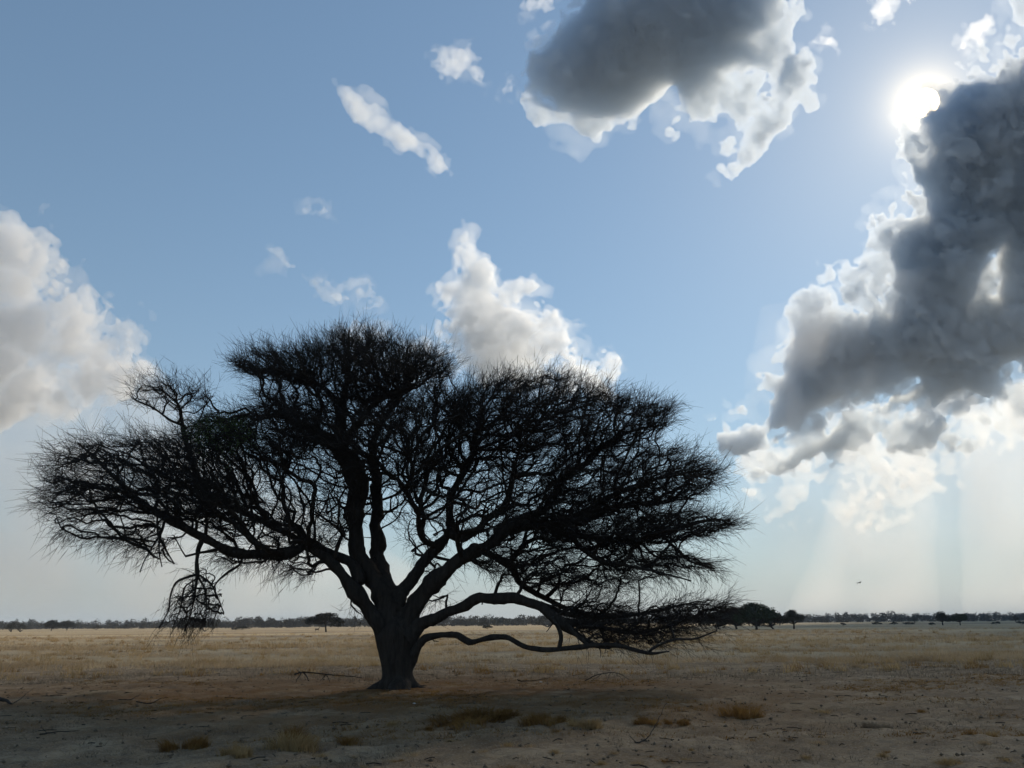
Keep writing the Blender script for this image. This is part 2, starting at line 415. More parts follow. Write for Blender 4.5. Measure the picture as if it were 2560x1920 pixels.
def tube(P, r, sides=7, phase=0.0, cap=True):
    """tapered tube round a polyline"""
    P = np.asarray(P, float); r = np.asarray(r, float); n = len(P)
    T = np.gradient(P, axis=0); T /= np.linalg.norm(T, axis=1, keepdims=True) + 1e-9
    ref = np.array([0.3, 0.2, 1.0]) if abs(T[0, 2]) < 0.8 else np.array([1.0, 0.2, 0.1])
    U = np.cross(T, ref); U /= np.linalg.norm(U, axis=1, keepdims=True) + 1e-9
    W = np.cross(T, U)
    a = phase + np.arange(sides) * 2 * math.pi / sides
    V = P[:, None] + r[:, None, None] * (np.cos(a)[None, :, None] * U[:, None] + np.sin(a)[None, :, None] * W[:, None])
    V = V.reshape(-1, 3)
    i = np.arange(n - 1)[:, None] * sides; j = np.arange(sides)[None]; j2 = (j + 1) % sides
    Q = np.stack([i + j, i + j2, i + sides + j2, i + sides + j], -1).reshape(-1, 4)
    if cap:
        V = np.concatenate([V, P[-1:] + T[-1:] * r[-1] * 0.6])
        tip = len(V) - 1; b = (n - 1) * sides
        tri = np.stack([b + np.arange(sides), b + (np.arange(sides) + 1) % sides, np.full(sides, tip)], 1)
    else: tri = np.zeros((0, 3), int)
    return V, Q, tri

def join_tubes(name, items, origin):
    Vs, Qs, Ts, o = [], [], [], 0
    for V, Q, T in items:
        Vs.append(V); Qs.append(Q + o); Ts.append(T + o); o += len(V)
    return mesh_np(name, np.concatenate(Vs) - origin, [np.concatenate(Qs), np.concatenate(Ts)])

tree = empty('thorn_tree', TREE)
tag(tree, 'huge leafless flat-topped thorn tree with forked trunk standing alone on the plain', 'tree')
link('trunk', trunk_mesh(), BARK, tree)
rng = np.random.default_rng(17)
for nm, (P, r) in LIMBS.items():
    if nm == 'trunk': continue
    L = np.concatenate([[0], np.cumsum(np.linalg.norm(np.diff(P, axis=0), axis=1))])
    kx = np.arange(0, L[-1] + 1, 0.45)
    wob = np.stack([np.interp(L, kx, rng.normal(0, 1, len(kx))) for _ in range(3)], 1)
    P2 = P + wob * (r[:, None] * 0.22)
    r2 = r * (1 + 0.13 * np.interp(L, np.arange(0, L[-1] + 1, 0.3), rng.normal(0, 1, len(np.arange(0, L[-1] + 1, 0.3)))))
    V, Q, T = tube(P2, r2, 10)
    V[:-1] += rng.normal(0, 0.045, (len(V) - 1, 3)) * np.repeat(r2, 10)[:, None]
    link('limb', mesh_np('limb_mesh', V - TREE, [Q, T]), BARK, tree)

# --- the crown: pads of branchlets; points spread through each pad are joined to the limbs by the shortest balanced paths
#        outline (display px), depth centre, depth half-width, points per m3-ish weight, twigs per point, droop, twig length
PADS = [
    ([(492, 785), (560, 754), (640, 754), (700, 742), (740, 724), (800, 718), (880, 742), (950, 768), (985, 798), (960, 832), (860, 860), (740, 862), (620, 835), (540, 815)], 0.0, 3.6, 950, 10, -0.25, 0.5),
    ([(270, 850), (300, 822), (370, 810), (440, 828), (480, 850), (460, 880), (410, 900), (330, 885)], 0.4, 1.4, 110, 6, -0.15, 0.55),
    ([(92, 1090), (108, 1015), (140, 962), (220, 945), (300, 940), (390, 950), (480, 950), (540, 1000), (560, 1080), (500, 1130), (400, 1130), (300, 1115), (200, 1120), (130, 1130)], -1.2, 3.0, 760, 7, 0.02, 0.62),
    ([(330, 950), (420, 905), (520, 890), (600, 870), (700, 880), (770, 940), (790, 1050), (790, 1140), (720, 1190), (600, 1190), (480, 1170), (400, 1130), (340, 1060)], 0.6, 4.6, 1050, 8, 0.0, 0.55),
    ([(540, 850), (620, 835), (720, 850), (840, 850), (960, 830), (1000, 900), (980, 1000), (900, 1070), (800, 1060), (720, 980), (620, 930)], 0.5, 4.2, 980, 8, 0.0, 0.5),
    ([(965, 850), (1020, 822), (1100, 808), (1200, 806), (1280, 826), (1340, 850), (1400, 862), (1455, 880), (1458, 915), (1410, 948), (1330, 965), (1240, 985), (1120, 1000), (1020, 980), (970, 920)], 0.4, 4.2, 1150, 10, -0.22, 0.48),
    ([(1160, 980), (1290, 960), (1400, 955), (1480, 965), (1545, 1005), (1560, 1055), (1500, 1080), (1400, 1100), (1280, 1105), (1160, 1080)], 0.8, 3.6, 720, 9, -0.08, 0.52),
    ([(1130, 1100), (1280, 1100), (1400, 1100), (1500, 1100), (1610, 1138), (1540, 1160), (1440, 1175), (1330, 1195), (1160, 1185)], -0.3, 3.2, 600, 9, -0.06, 0.52),
    ([(1000, 1165), (1200, 1180), (1340, 1190), (1440, 1180), (1530, 1205), (1570, 1245), (1480, 1235), (1400, 1255), (1300, 1275), (1160, 1270), (1060, 1240), (1000, 1210)], 0.2, 3.0, 520, 8, 0.22, 0.52),
    ([(1200, 1290), (1300, 1295), (1400, 1305), (1480, 1295), (1565, 1288), (1580, 1325), (1540, 1352), (1440, 1390), (1340, 1400), (1240, 1385)], -0.2, 2.6, 330, 8, -0.05, 0.6),
    ([(900, 990), (1000, 975), (1120, 990), (1220, 1060), (1200, 1150), (1080, 1180), (980, 1160), (900, 1120), (860, 1060)], 0.8, 4.4, 620, 6, 0.05, 0.5),
    ([(760, 1010), (850, 1050), (900, 1110), (980, 1180), (980, 1240), (900, 1250), (880, 1180), (830, 1120), (780, 1080)], 1.8, 2.6, 90, 6, 0.25, 0.5),
    ([(450, 1180), (560, 1185), (680, 1195), (710, 1225), (660, 1250), (560, 1225), (450, 1215)], -0.6, 2.2, 110, 5, 0.5, 0.45),
    ([(90, 1120), (200, 1115), (330, 1120), (390, 1160), (360, 1205), (290, 1185), (200, 1170), (140, 1160)], -1.8, 1.8, 110, 6, 0.6, 0.5),
    ([(350, 1345), (365, 1290), (390, 1245), (430, 1220), (470, 1240), (490, 1290), (478, 1335), (420, 1350), (380, 1350)], -2.0, 0.8, 120, 5, 1.0, 0.42),
    ([(420, 900), (520, 875), (600, 850), (680, 880), (700, 960), (640, 1010), (540, 1000), (440, 960)], -0.8, 3.2, 330, 7, 0.0, 0.5),
    ([(700, 860), (850, 850), (1000, 840), (1080, 900), (1040, 1000), (900, 1020), (760, 980)], 1.0, 4.0, 330, 7, 0.0, 0.5),
    ([(1060, 980), (1200, 990), (1300, 1060), (1280, 1160), (1180, 1180), (1090, 1120)], 0.4, 3.6, 220, 6, 0.05, 0.5),
    ([(880, 1255), (930, 1262), (975, 1290), (940, 1315), (900, 1300)], 0.2, 0.5, 12, 5, 0.4, 0.42),
    ([(745, 1300), (775, 1312), (795, 1340), (775, 1335)], -0.4, 0.3, 6, 4, 0.1, 0.35),
]
def sample_pad(pad, rng):
    poly = np.array(pad[0]) * 1.15732
    lo, hi = poly.min(0), poly.max(0)
    want = pad[3]; out = []
    while sum(map(len, out)) < want:
        q = rng.uniform(lo, hi, (4000, 2))
        d = poly_sdf(poly, q[:, 0], q[:, 1])
        m = d > 4
        q, d = q[m], d[m]
        w = pad[2] * np.sqrt(np.clip(d / 55, 0.05, 1))
        y = pad[1] + rng.uniform(-1, 1, len(q)) * w
        out.append(at(q[:, 0], q[:, 1], TY + y))
    P = np.concatenate(out)[:want]
    return P
rng = np.random.default_rng(29)
pts, attr = [], []
for k, pad in enumerate(PADS):
    p = sample_pad(pad, rng); pts.append(p)
    attr += [(pad[4], pad[5], pad[6], k)] * len(p)
PT = np.concatenate(pts); AT = np.array(attr)
N = len(PT)
skel_p, skel_l, skel_r = [], [], []
for nm, (P, r) in LIMBS.items():
    if nm == 'trunk': continue
    L = np.concatenate([[0], np.cumsum(np.linalg.norm(np.diff(P, axis=0), axis=1))])
    n = max(3, int(L[-1] / 0.18))
    t = np.linspace(L[-1] * 0.22, L[-1], n)
    skel_p.append(np.stack([np.interp(t, L, P[:, k]) for k in range(3)], 1))
    skel_r.append(np.interp(t, L, r)); skel_l.append(np.linalg.norm(np.stack([np.interp(t, L, P[:, k]) for k in range(3)], 1) - (TREE + np.array([0, 0, 2.0])), axis=1) * 0.75)
NODE = np.concatenate(skel_p); NL = np.concatenate(skel_l); NR = np.concatenate(skel_r); NS = len(NODE)
BF = 0.55
best = np.full(N, 1e9); par = np.full(N, -1)
for k0 in range(0, N, 800):
    d = np.linalg.norm(PT[k0:k0 + 800, None] - NODE[None], axis=-1) + BF * NL[None]
    j = d.argmin(1); best[k0:k0 + 800] = d[np.arange(len(j)), j]; par[k0:k0 + 800] = j
done = np.zeros(N, bool); plen = np.zeros(N); order = []
for _ in range(N):
    i = int(np.argmin(np.where(done, 1e9, best)))
    done[i] = True; order.append(i)
    j = par[i]
    pj, lj = (NODE[j], NL[j]) if j < NS else (PT[j - NS], plen[j - NS])
    plen[i] = lj + np.linalg.norm(PT[i] - pj)
    c = np.linalg.norm(PT - PT[i], axis=1) + BF * plen[i]
    m = (c < best) & ~done
    best[m] = c[m]; par[m] = NS + i
cnt = np.ones(N)
kids = [[] for _ in range(N)]
roots = []
for i in reversed(order):
    if par[i] >= NS: cnt[par[i] - NS] += cnt[i]; kids[par[i] - NS].append(i)
    else: roots.append(i)
rad = 0.0105 * cnt ** 0.42
flow = np.zeros((N, 3))
for i in order:
    j = par[i]
    e = PT[i] - (NODE[j] if j < NS else PT[j - NS])
    flow[i] = e / (np.linalg.norm(e) + 1e-9)
    if j >= NS: flow[i] = 0.6 * flow[i] + 0.4 * flow[j - NS]
# chains of points -> smooth tapering branches
branch_tubes = []
stack = [(i, None) for i in roots]
while stack:
    i, _ = stack.pop()
    j = par[i]
    start = NODE[j] if j < NS else PT[j - NS]
    chain = [start]; rr = [rad[i]]
    c = i
    while True:
        chain.append(PT[c]); rr.append(rad[c])
        ks = sorted(kids[c], key=lambda q: -cnt[q])
        for q in ks[1:]: stack.append((q, None))
        if not ks: break
        c = ks[0]
    rr[-1] *= 0.6
    P = np.array(chain); r = np.array(rr)
    s = np.concatenate([[0], np.cumsum(np.linalg.norm(np.diff(P, axis=0), axis=1) + 1e-4)]); s /= s[-1]
    n = 2 * len(P)
    t = np.linspace(0, 1, n)
    Q = np.stack([crom(s, P[:, k], t) for k in range(3)], 1)
    Q[1:-1] += rng.normal(0, 0.02, (n - 2, 3))
    if j < NS: r[0] = min(r[0] * 1.25, NR[j])
    branch_tubes.append(tube(Q, np.interp(t, s, r), 5 if r[0] > 0.02 else 4))
for nm, (P, r) in LIMBS.items():
    if nm == 'trunk' or r[0] < 0.06: continue
    for k in range(3, len(P) - 3, 7):
        if rng.uniform() < 0.45 or r[k] < 0.03: continue
        d = unit(rng.normal(0, 1, 3) + np.array([0, -0.3, -0.4])); L_ = rng.uniform(0.05, 0.35) + r[k]
        m_ = P[k] + d * L_ * 0.6 + rng.normal(0, 0.03, 3)
        branch_tubes.append(tube(np.array([P[k], m_, P[k] + d * L_ + rng.normal(0, 0.05, 3)]), np.array([0.3, 0.22, 0.1]) * min(r[k], 0.07), 5))
link('branches', join_tubes('branches_mesh', branch_tubes, TREE), BARK, tree)['kind'] = 'stuff'

# --- twigs: sprays of fine curved spines from every branch point
TREE_TOP = TREE + np.array([0, 0, 3.5])
def unit(v): return v / (np.linalg.norm(v, axis=-1, keepdims=True) + 1e-9)
def sprays(P0, D0, ln, droop, r0, rng, steps=4, curl=0.25):
    """batch of curved twigs -> (points (M,steps,3), radii)"""
    M = len(P0)
    pts = np.zeros((M, steps, 3)); pts[:, 0] = P0
    D = unit(D0)
    for k in range(1, steps):
        D = unit(D + rng.normal(0, curl, (M, 3)) + np.array([0, 0, -1.0]) * droop[:, None] * 0.45)
        pts[:, k] = pts[:, k - 1] + D * (ln / (steps - 1))[:, None]
    rr = r0[:, None] * np.linspace(1, 0.35, steps)[None]
    return pts, rr
def prisms(pts, rr):
    """three-sided tubes for a batch of short polylines"""
    M, n, _ = pts.shape
    T = unit(np.gradient(pts, axis=1))
    ref = np.where(np.abs(T[..., 2:]) < 0.8, np.array([0, 0, 1.0]), np.array([1.0, 0, 0]))
    U = unit(np.cross(T, ref)); W = np.cross(T, U)
    a = np.arange(3) * 2 * math.pi / 3
    V = pts[:, :, None] + rr[:, :, None, None] * (np.cos(a)[None, None, :, None] * U[:, :, None] + np.sin(a)[None, None, :, None] * W[:, :, None])
    i = (np.arange(M)[:, None, None] * n + np.arange(n - 1)[None, :, None]) * 3
    j = np.arange(3)[None, None]; j2 = (j + 1) % 3
    Q = np.stack([i + j, i + j2, i + 3 + j2, i + 3 + j], -1).reshape(-1, 4)
    return V.reshape(-1, 3), Q
rep = np.floor(AT[:, 0] * 0.56 + rng.uniform(0, 1, N)).astype(int)
idx = np.repeat(np.arange(N), rep)
M = len(idx)
outw = PT[idx] - TREE_TOP; outw[:, 2] *= 0.35
outw = unit(outw)
D0 = unit(flow[idx]) * 0.95 + outw * 0.75 + rng.normal(0, 0.36, (M, 3)) * np.array([1, 1, 0.66])
D0[:, 2] = D0[:, 2] * np.where(AT[idx, 1] > 0.3, 1.0, 0.72) + 0.10 - 0.5 * np.maximum(AT[idx, 1], 0)
ln = AT[idx, 2] * rng.uniform(0.55, 1.6, M)
P0 = PT[idx] - unit(flow[idx]) * (rng.uniform(0, 0.45, M))[:, None]
tw, tr = sprays(P0, D0, ln, AT[idx, 1], rng.uniform(0.0038, 0.0072, M), rng)
V1, Q1 = prisms(tw, tr)
# side twiglets
sel = np.repeat(np.arange(M), 2)
kk = rng.integers(1, 3, len(sel)); f = rng.uniform(0, 1, len(sel))[:, None]
b0 = tw[sel, kk] * (1 - f) + tw[sel, kk + 1] * f
d1 = unit(tw[sel, kk + 1] - tw[sel, kk]) + rng.normal(0, 0.42, (len(sel), 3))
t2, r2 = sprays(b0, d1, ln[sel] * rng.uniform(0.3, 0.75, len(sel)), AT[idx, 1][sel], np.full(len(sel), 0.0048), rng, steps=2)
V2, Q2 = prisms(t2, r2)
link('twigs', mesh_np('twigs_mesh', np.concatenate([V1, V2]) - TREE, np.concatenate([Q1, Q2 + len(V1)]), smooth=False), TWIG, tree)['kind'] = 'stuff'

# --- the one tuft that still carries green leaves
b = NT('leaf_green')
LEAF = b.principled(b.mix(b.noise(b.pos('Object'), 2.0, 2), (0.035, 0.06, 0.014), (0.07, 0.10, 0.025)), 0.7, 0.2)
tuft = np.array([(395, 905), (430, 895), (480, 888), (525, 905), (545, 935), (500, 960), (430, 962), (400, 940)]) * 1.15732
tl = np.array([project(tw[k, -1]) for k in range(0, M, 3)])
near = np.where(poly_sdf(tuft, tl[:, 0], tl[:, 1]) > -6)[0] * 3
near = near[np.abs(tw[near, -1, 1] - TY + 0.4) < 4]
pick = near[rng.integers(0, len(near), 9000)]
ft = rng.uniform(0, 1, len(pick))[:, None]
LP = tw[pick, 1] * (1 - ft) + tw[pick, 3] * ft + rng.normal(0, 0.045, (len(pick), 3))
q = LP
clump = unit(rng.normal(0, 1, (len(q), 3)))
a = unit(rng.normal(0, 1, (len(q), 3))) * 0.022; c = unit(np.cross(a, clump)) * 0.010
V = np.stack([LP - a, LP + c, LP + a, LP - c], 1).reshape(-1, 3)
link('leaf_tuft', mesh_np('leaf_mesh', V - TREE, np.arange(len(V)).reshape(-1, 4), smooth=False), LEAF, tree)['kind'] = 'stuff'
print('TREE tris', (len(Q1) + len(Q2)) * 2, N, M)
# ------------------------------------------------------------------ the plain
_rg = np.random.default_rng(101)
_W = []
for lam, amp in ((23, 0.05), (11, 0.035), (5.3, 0.022), (2.6, 0.014), (1.3, 0.010), (0.7, 0.007)):
    for _ in range(5):
        th = _rg.uniform(0, 2 * math.pi)
        _W.append((2 * math.pi / (lam * _rg.uniform(0.75, 1.3)) * math.cos(th), 2 * math.pi / (lam * _rg.uniform(0.75, 1.3)) * math.sin(th), _rg.uniform(0, 6.28), amp / 2.2))
def relief(x, y):
    x = np.asarray(x, float); y = np.asarray(y, float)
    z = np.zeros(np.broadcast(x, y).shape)
    for kx, ky, ph, a in _W: z = z + a * np.sin(kx * x + ky * y + ph)
    d = np.hypot(x, y)
    z = z * np.clip(1.6 - d / 90, 0, 1)
    w = np.exp(-((x - TREE[0]) ** 2 + (y - TREE[1]) ** 2) / 3.0)
    return z * (1 - w) + w * 0.05

def soil_material():
    b = NT('dry_plain')
    p = b.pos('Object')
    sx = b.n('SeparateXYZ'); b.put(sx.inputs[0], p)
    x, y = sx.outputs[0], sx.outputs[1]
    big = b.noise(b.mapping(p, (0.5, 1, 1)), 0.10, 4, 0.6)
    mid = b.noise(p, 0.7, 5, 0.62)
    fine = b.noise(p, 5.0, 6, 0.7)
    grit = b.noise(p, 34.0, 4, 0.7)
    soil = b.ramp(mid, [(0.30, (0.165, 0.102, 0.053)), (0.48, (0.27, 0.180, 0.100)), (0.62, (0.365, 0.260, 0.155)), (0.78, (0.46, 0.35, 0.225))])
    soil = b.mix(b.ramp(fine, [(0.42, 0.0), (0.66, 0.75)]), soil, (0.13, 0.092, 0.062))
    soil = b.mix(b.ramp(grit, [(0.50, 0.0), (0.72, 0.55)]), soil, (0.48, 0.40, 0.31))
    # fallen leaf litter, rusty, round the tree
    dx = b.math('MULTIPLY', b.math('SUBTRACT', x, float(TREE[0])), 0.085)
    dy = b.math('MULTIPLY', b.math('SUBTRACT', y, float(TREE[1]) - 2.0), 0.15)
    rr = b.math('SQRT', b.math('ADD', b.math('MULTIPLY', dx, dx), b.math('MULTIPLY', dy, dy)))
    lit = b.math('SUBTRACT', 1.25, rr, clamp=True)
    litn = b.noise(b.mapping(p, (0.7, 1.3, 1)), 0.9, 6, 0.7)
    lit = b.math('MULTIPLY', lit, b.ramp(litn, [(0.34, 0.0), (0.54, 1.0)]))
    soil = b.mix(b.math('MULTIPLY', lit, 0.9), soil, b.mix(fine, (0.12, 0.054, 0.018), (0.27, 0.135, 0.045)))
    # dry grass further out, in long bands of straw and of grey-brown stubble
    band = b.noise(b.mapping(p, (0.18, 1.0, 1)), 0.045, 5, 0.6)
    gr = b.ramp(band, [(0.34, (0.21, 0.155, 0.105)), (0.46, (0.36, 0.275, 0.165)), (0.58, (0.49, 0.38, 0.225)), (0.72, (0.57, 0.46, 0.28))])
    gr = b.mix(b.math('MULTIPLY', fine, 0.35), gr, (0.20, 0.155, 0.105))
    edge = b.math('ADD', y, b.math('MULTIPLY', b.math('SUBTRACT', big, 0.5), 26.0))
    gf = b.n('MapRange', interpolation_type='SMOOTHSTEP'); b.put(gf.inputs['Value'], edge)
    gf.inputs['From Min'].default_value = 29; gf.inputs['From Max'].default_value = 44
    near_gr = b.math('MULTIPLY', b.ramp(b.noise(p, 0.42, 5, 0.65), [(0.52, 0.0), (0.68, 0.7)]), 0.6)
    col = b.mix(b.math('MAXIMUM', gf.outputs[0], near_gr), soil, gr)
    h = b.math('ADD', b.math('MULTIPLY', fine, 0.7), b.math('MULTIPLY', grit, 0.35))
    return b.principled(col, 0.95, 0.08, h, 1.0, 0.05)
SOIL = soil_material()

def axis(lo, hi, fine_lo, fine_hi, h0, growth):
    a = list(np.arange(fine_lo, fine_hi + 1e-6, h0))
    h = h0
    while a[-1] < hi: h *= growth; a.append(a[-1] + h)
    h = h0
    while a[0] > lo: h *= growth; a.insert(0, a[0] - h)
    a[0], a[-1] = lo, hi
    return np.array(a)
gx = axis(-9000, 9000, -20, 26, 0.17, 1.09); gy = axis(-300, 9000, 7, 46, 0.16, 1.09)
GX, GY = np.meshgrid(gx, gy, indexing='ij')
rgn = np.random.default_rng(7)
nearw = np.clip(1.5 - np.hypot(GX, GY - 20) / 40, 0, 1)
GZ = relief(GX, GY) + rgn.normal(0, 0.016, GX.shape) * nearw
ni, nj = GX.shape
I = (np.arange(ni - 1)[:, None] * nj + np.arange(nj - 1)[None]).ravel()
ground = link('ground', mesh_np('ground_mesh', np.stack([GX, GY, GZ], -1).reshape(-1, 3), np.stack([I, I + nj, I + nj + 1, I + 1], 1)), SOIL)
tag(ground, 'flat dry plain of grey soil and straw-coloured grass', kind='structure')

# ------------------------------------------------------------------ grass
def grass_material(name, stops, scale=0.25, trans=0.6, use='Object'):
    b = NT(name)
    n = b.noise(b.pos(use), scale, 4, 0.6)
    col = b.ramp(n, stops)
    d = b.n('BsdfDiffuse'); t = b.n('BsdfTranslucent'); m = b.n('MixShader')
    b.put(d.inputs[0], col); b.put(t.inputs[0], col); m.inputs[0].default_value = trans
    b.t.links.new(d.outputs[0], m.inputs[1]); b.t.links.new(t.outputs[0], m.inputs[2]); b.t.links.new(m.outputs[0], b.out.inputs['Surface'])
    return b.m
STRAW = grass_material('straw_grass', [(0.3, (0.28, 0.195, 0.11)), (0.5, (0.45, 0.325, 0.19)), (0.7, (0.60, 0.46, 0.29))])
RUST = grass_material('rusty_grass', [(0.3, (0.14, 0.072, 0.025)), (0.55, (0.27, 0.15, 0.05)), (0.75, (0.38, 0.235, 0.088))], 1.2)
YELLOW = grass_material('yellow_grass', [(0.3, (0.25, 0.168, 0.075)), (0.55, (0.42, 0.29, 0.14)), (0.75, (0.56, 0.41, 0.22))], 1.5)
GREYG = grass_material('grey_stubble', [(0.3, (0.09, 0.07, 0.05)), (0.5, (0.18, 0.142, 0.10)), (0.7, (0.29, 0.235, 0.17))], 0.6)

def blades(X, Y, hgt, wid, lean, rng, segs=2, z=None):
    """batch of tapering bent blades standing at X, Y"""
    M = len(X)
    base = np.stack([X, Y, relief(X, Y) - 0.015 if z is None else z], 1)
    a = rng.uniform(0, 2 * math.pi, M); la = rng.uniform(0, 2 * math.pi, M)
    side = np.stack([np.cos(a), np.sin(a), np.zeros(M)], 1) * wid[:, None] * 0.5
    ld = np.stack([np.cos(la), np.sin(la), np.zeros(M)], 1) * (lean * hgt)[:, None]
    mid = base + ld * 0.35 + np.array([0, 0, 1.0]) * (hgt * 0.6)[:, None]
    tip = base + ld + np.array([0, 0, 1.0]) * (hgt * np.sqrt(np.clip(1 - lean ** 2 * 0.5, 0.1, 1)))[:, None]
    if segs == 1:
        V = np.stack([base - side, base + side, tip], 1).reshape(-1, 3)
        return V, [np.arange(3 * M).reshape(-1, 3)]
    V = np.stack([base - side, base + side, mid + side * 0.7, mid - side * 0.7, tip], 1).reshape(-1, 3)
    i = np.arange(M)[:, None] * 5
    return V, [i + np.array([[0, 1, 2, 3]]), i + np.array([[3, 2, 4]])]

def clumpy(n, x0, x1, y0, y1, rng, cell, thr):
    """points thinned by a patchy mask"""
    out = []
    ph = rng.uniform(0, 6.28, 8); th = rng.uniform(0, 6.28, 8)
    tot = 0
    while tot < n:
        x = rng.uniform(x0, x1, n); y = rng.uniform(y0, y1, n)
        v = sum(np.sin((np.cos(t) * x * 0.55 + np.sin(t) * y) * 6.28 / (cell * (0.5 + 0.22 * k)) + p) for k, (t, p) in enumerate(zip(th, ph)))
        m = v / 2.0 + rng.normal(0, 0.35, n) > thr
        out.append(np.stack([x[m], y[m]], 1)); tot += m.sum()
    return np.concatenate(out)[:n]

rng = np.random.default_rng(211)
def field(name, label, mat, items):
    Vs, Fq, Ft, o = [], [], [], 0
    for V, F in items:
        Vs.append(V)
        for f in F: (Fq if f.shape[1] == 4 else Ft).append(f + o)
        o += len(V)
    F = ([np.concatenate(Fq)] if Fq else []) + ([np.concatenate(Ft)] if Ft else [])
    o = link(name, mesh_np(name + '_mesh', np.concatenate(Vs), F, smooth=False), mat)
    return tag(o, label, kind='stuff')

# the belt of standing straw beyond the tree
def tuft_field(n, y0, y1, wx, hmin, hmax, wid, per, cell, thr, spread):
    c = clumpy(n, -1, 1, y0, y1, rng, cell, thr)
    c[:, 0] = rng.uniform(-1, 1, n) * (wx + c[:, 1] * 0.78)
    X = np.repeat(c[:, 0], per) + rng.normal(0, spread, n * per); Y = np.repeat(c[:, 1], per) + rng.normal(0, spread, n * per)
    m = np.hypot(X - TREE[0], Y - TREE[1]) > 1.2
    X, Y = X[m], Y[m]
    M = len(X)
    return blades(X, Y, rng.uniform(hmin, hmax, M), rng.uniform(0.6, 1.2, M) * wid, rng.uniform(0.1, 0.8, M), rng, 1)
# patchy in x as well: the mask is evaluated after widening
def belt(n, y0, y1, wx, hmin, hmax, wid, per, cell, thr, spread, xmin=None, xmax=None):
    pts = []
    tot = 0
    while tot < n:
        y = y0 + (y1 - y0) * rng.uniform(0, 1, n) ** 1.3
        x = rng.uniform(-1, 1, n) * (wx + y * 0.75)
        v = 0
        for k in range(7):
            t = 0.4 + k * 0.9; L = cell * (0.5 + 0.25 * k)
            v = v + np.sin((math.cos(t) * x * 0.4 + math.sin(t) * y) * 6.28 / L + k * 1.7)
        m = v / 1.9 + rng.normal(0, 0.3, n) > thr
        if xmin is not None: m &= x > xmin
        if xmax is not None: m &= x < xmax
        pts.append(np.stack([x[m], y[m]], 1)); tot += m.sum()
    c = np.concatenate(pts)[:n]
    X = np.repeat(c[:, 0], per) + rng.normal(0, spread, n * per); Y = np.repeat(c[:, 1], per) + rng.normal(0, spread, n * per)
    M = len(X)
    return blades(X, Y, rng.uniform(hmin, hmax, M), rng.uniform(0.6, 1.2, M) * wid, rng.uniform(0.1, 0.9, M), rng, 1)

field('grass', 'belt of standing straw-coloured dry grass behind the tree', STRAW,
      [belt(5200, 33, 62, 4, 0.12, 0.34, 0.020, 12, 9, 0.15, 0.16), belt(4500, 60, 130, 4, 0.15, 0.38, 0.035, 9, 16, 0.1, 0.3), belt(1300, 130, 330, 6, 0.15, 0.3, 0.09, 7, 40, 0.0, 0.7)])
def tussocks(n, y0, y1, wx, h0, h1, per, wid):
    y = y0 + (y1 - y0) * rng.uniform(0, 1, n) ** 1.5; x = rng.uniform(-1, 1, n) * (wx + y * 0.75)
    hh = rng.uniform(h0, h1, n); X = np.repeat(x, per) + rng.normal(0, 0.16, n * per) * np.repeat(hh / 0.3, per); Y = np.repeat(y, per) + rng.normal(0, 0.12, n * per)
    M = n * per
    return blades(X, Y, np.repeat(hh, per) * rng.uniform(0.4, 1.1, M), rng.uniform(0.6, 1.3, M) * wid, rng.uniform(0.1, 0.9, M), rng, 1)
field('grass', 'taller pale tussocks standing in the grass belt', YELLOW, [tussocks(420, 27, 70, 5, 0.18, 0.5, 46, 0.022), tussocks(500, 60, 160, 5, 0.25, 0.55, 26, 0.05)])
field('grass', 'dark reddish dead tussocks standing in the grass belt', RUST, [tussocks(200, 26, 60, 5, 0.12, 0.32, 40, 0.022), tussocks(160, 60, 130, 5, 0.2, 0.4, 26, 0.05)])
field('grass', 'low grey-brown stubble between the straw grass', GREYG,
      [belt(5200, 24, 60, 4, 0.05, 0.18, 0.016, 8, 7, -0.2, 0.25), belt(3000, 60, 160, 5, 0.1, 0.25, 0.03, 8, 18, 0.0, 0.4)])
# thin withered blades and litter on the bare soil in front
P = np.concatenate([clumpy(42000, -17, 22, 8.3, 33, rng, 3.0, 0.25), clumpy(26000, -12, 14, 8.3, 18, rng, 1.4, 0.3)])
M = len(P)
field('grass', 'withered grey-brown blades scattered over the bare soil', GREYG, [blades(P[:, 0], P[:, 1], rng.uniform(0.015, 0.085, M) * (1 + 0.6 * (rng.uniform(0, 1, M) > 0.93)), rng.uniform(0.005, 0.014, M), rng.uniform(0.3, 1.3, M), rng, 1)])
P = clumpy(70000, -13, 16, 12.6, 25, rng, 4.5, 0.45)
field('litter', 'rusty leaf litter and dead straw under the crown', RUST, [blades(P[:, 0], P[:, 1], rng.uniform(0.02, 0.08, len(P)), rng.uniform(0.010, 0.026, len(P)), rng.uniform(0.6, 1.4, len(P)), rng, 1)])
M = 900
X = rng.uniform(-16, 18, M); Y = 9 + 20 * rng.uniform(0, 1, M) ** 1.2
a = rng.uniform(0, 6.28, M); L = rng.uniform(0.05, 0.28, M)
pts = np.stack([np.stack([X - np.cos(a) * L / 2, Y - np.sin(a) * L / 2, relief(X, Y) + 0.012], 1), np.stack([X, Y, relief(X, Y) + 0.014], 1) + np.concatenate([rng.normal(0, 0.012, (M, 2)), rng.uniform(0, 0.012, (M, 1))], 1), np.stack([X + np.cos(a) * L / 2, Y + np.sin(a) * L / 2, relief(X, Y) + 0.012], 1)], 1)
V, Q = prisms(pts, np.full((M, 3), 0.006) * rng.uniform(0.5, 1.4, M)[:, None])
tag(link('litter', mesh_np('stick_litter', V, Q, smooth=False), TWIG), 'dark twig litter strewn on the soil round the tree', kind='stuff')

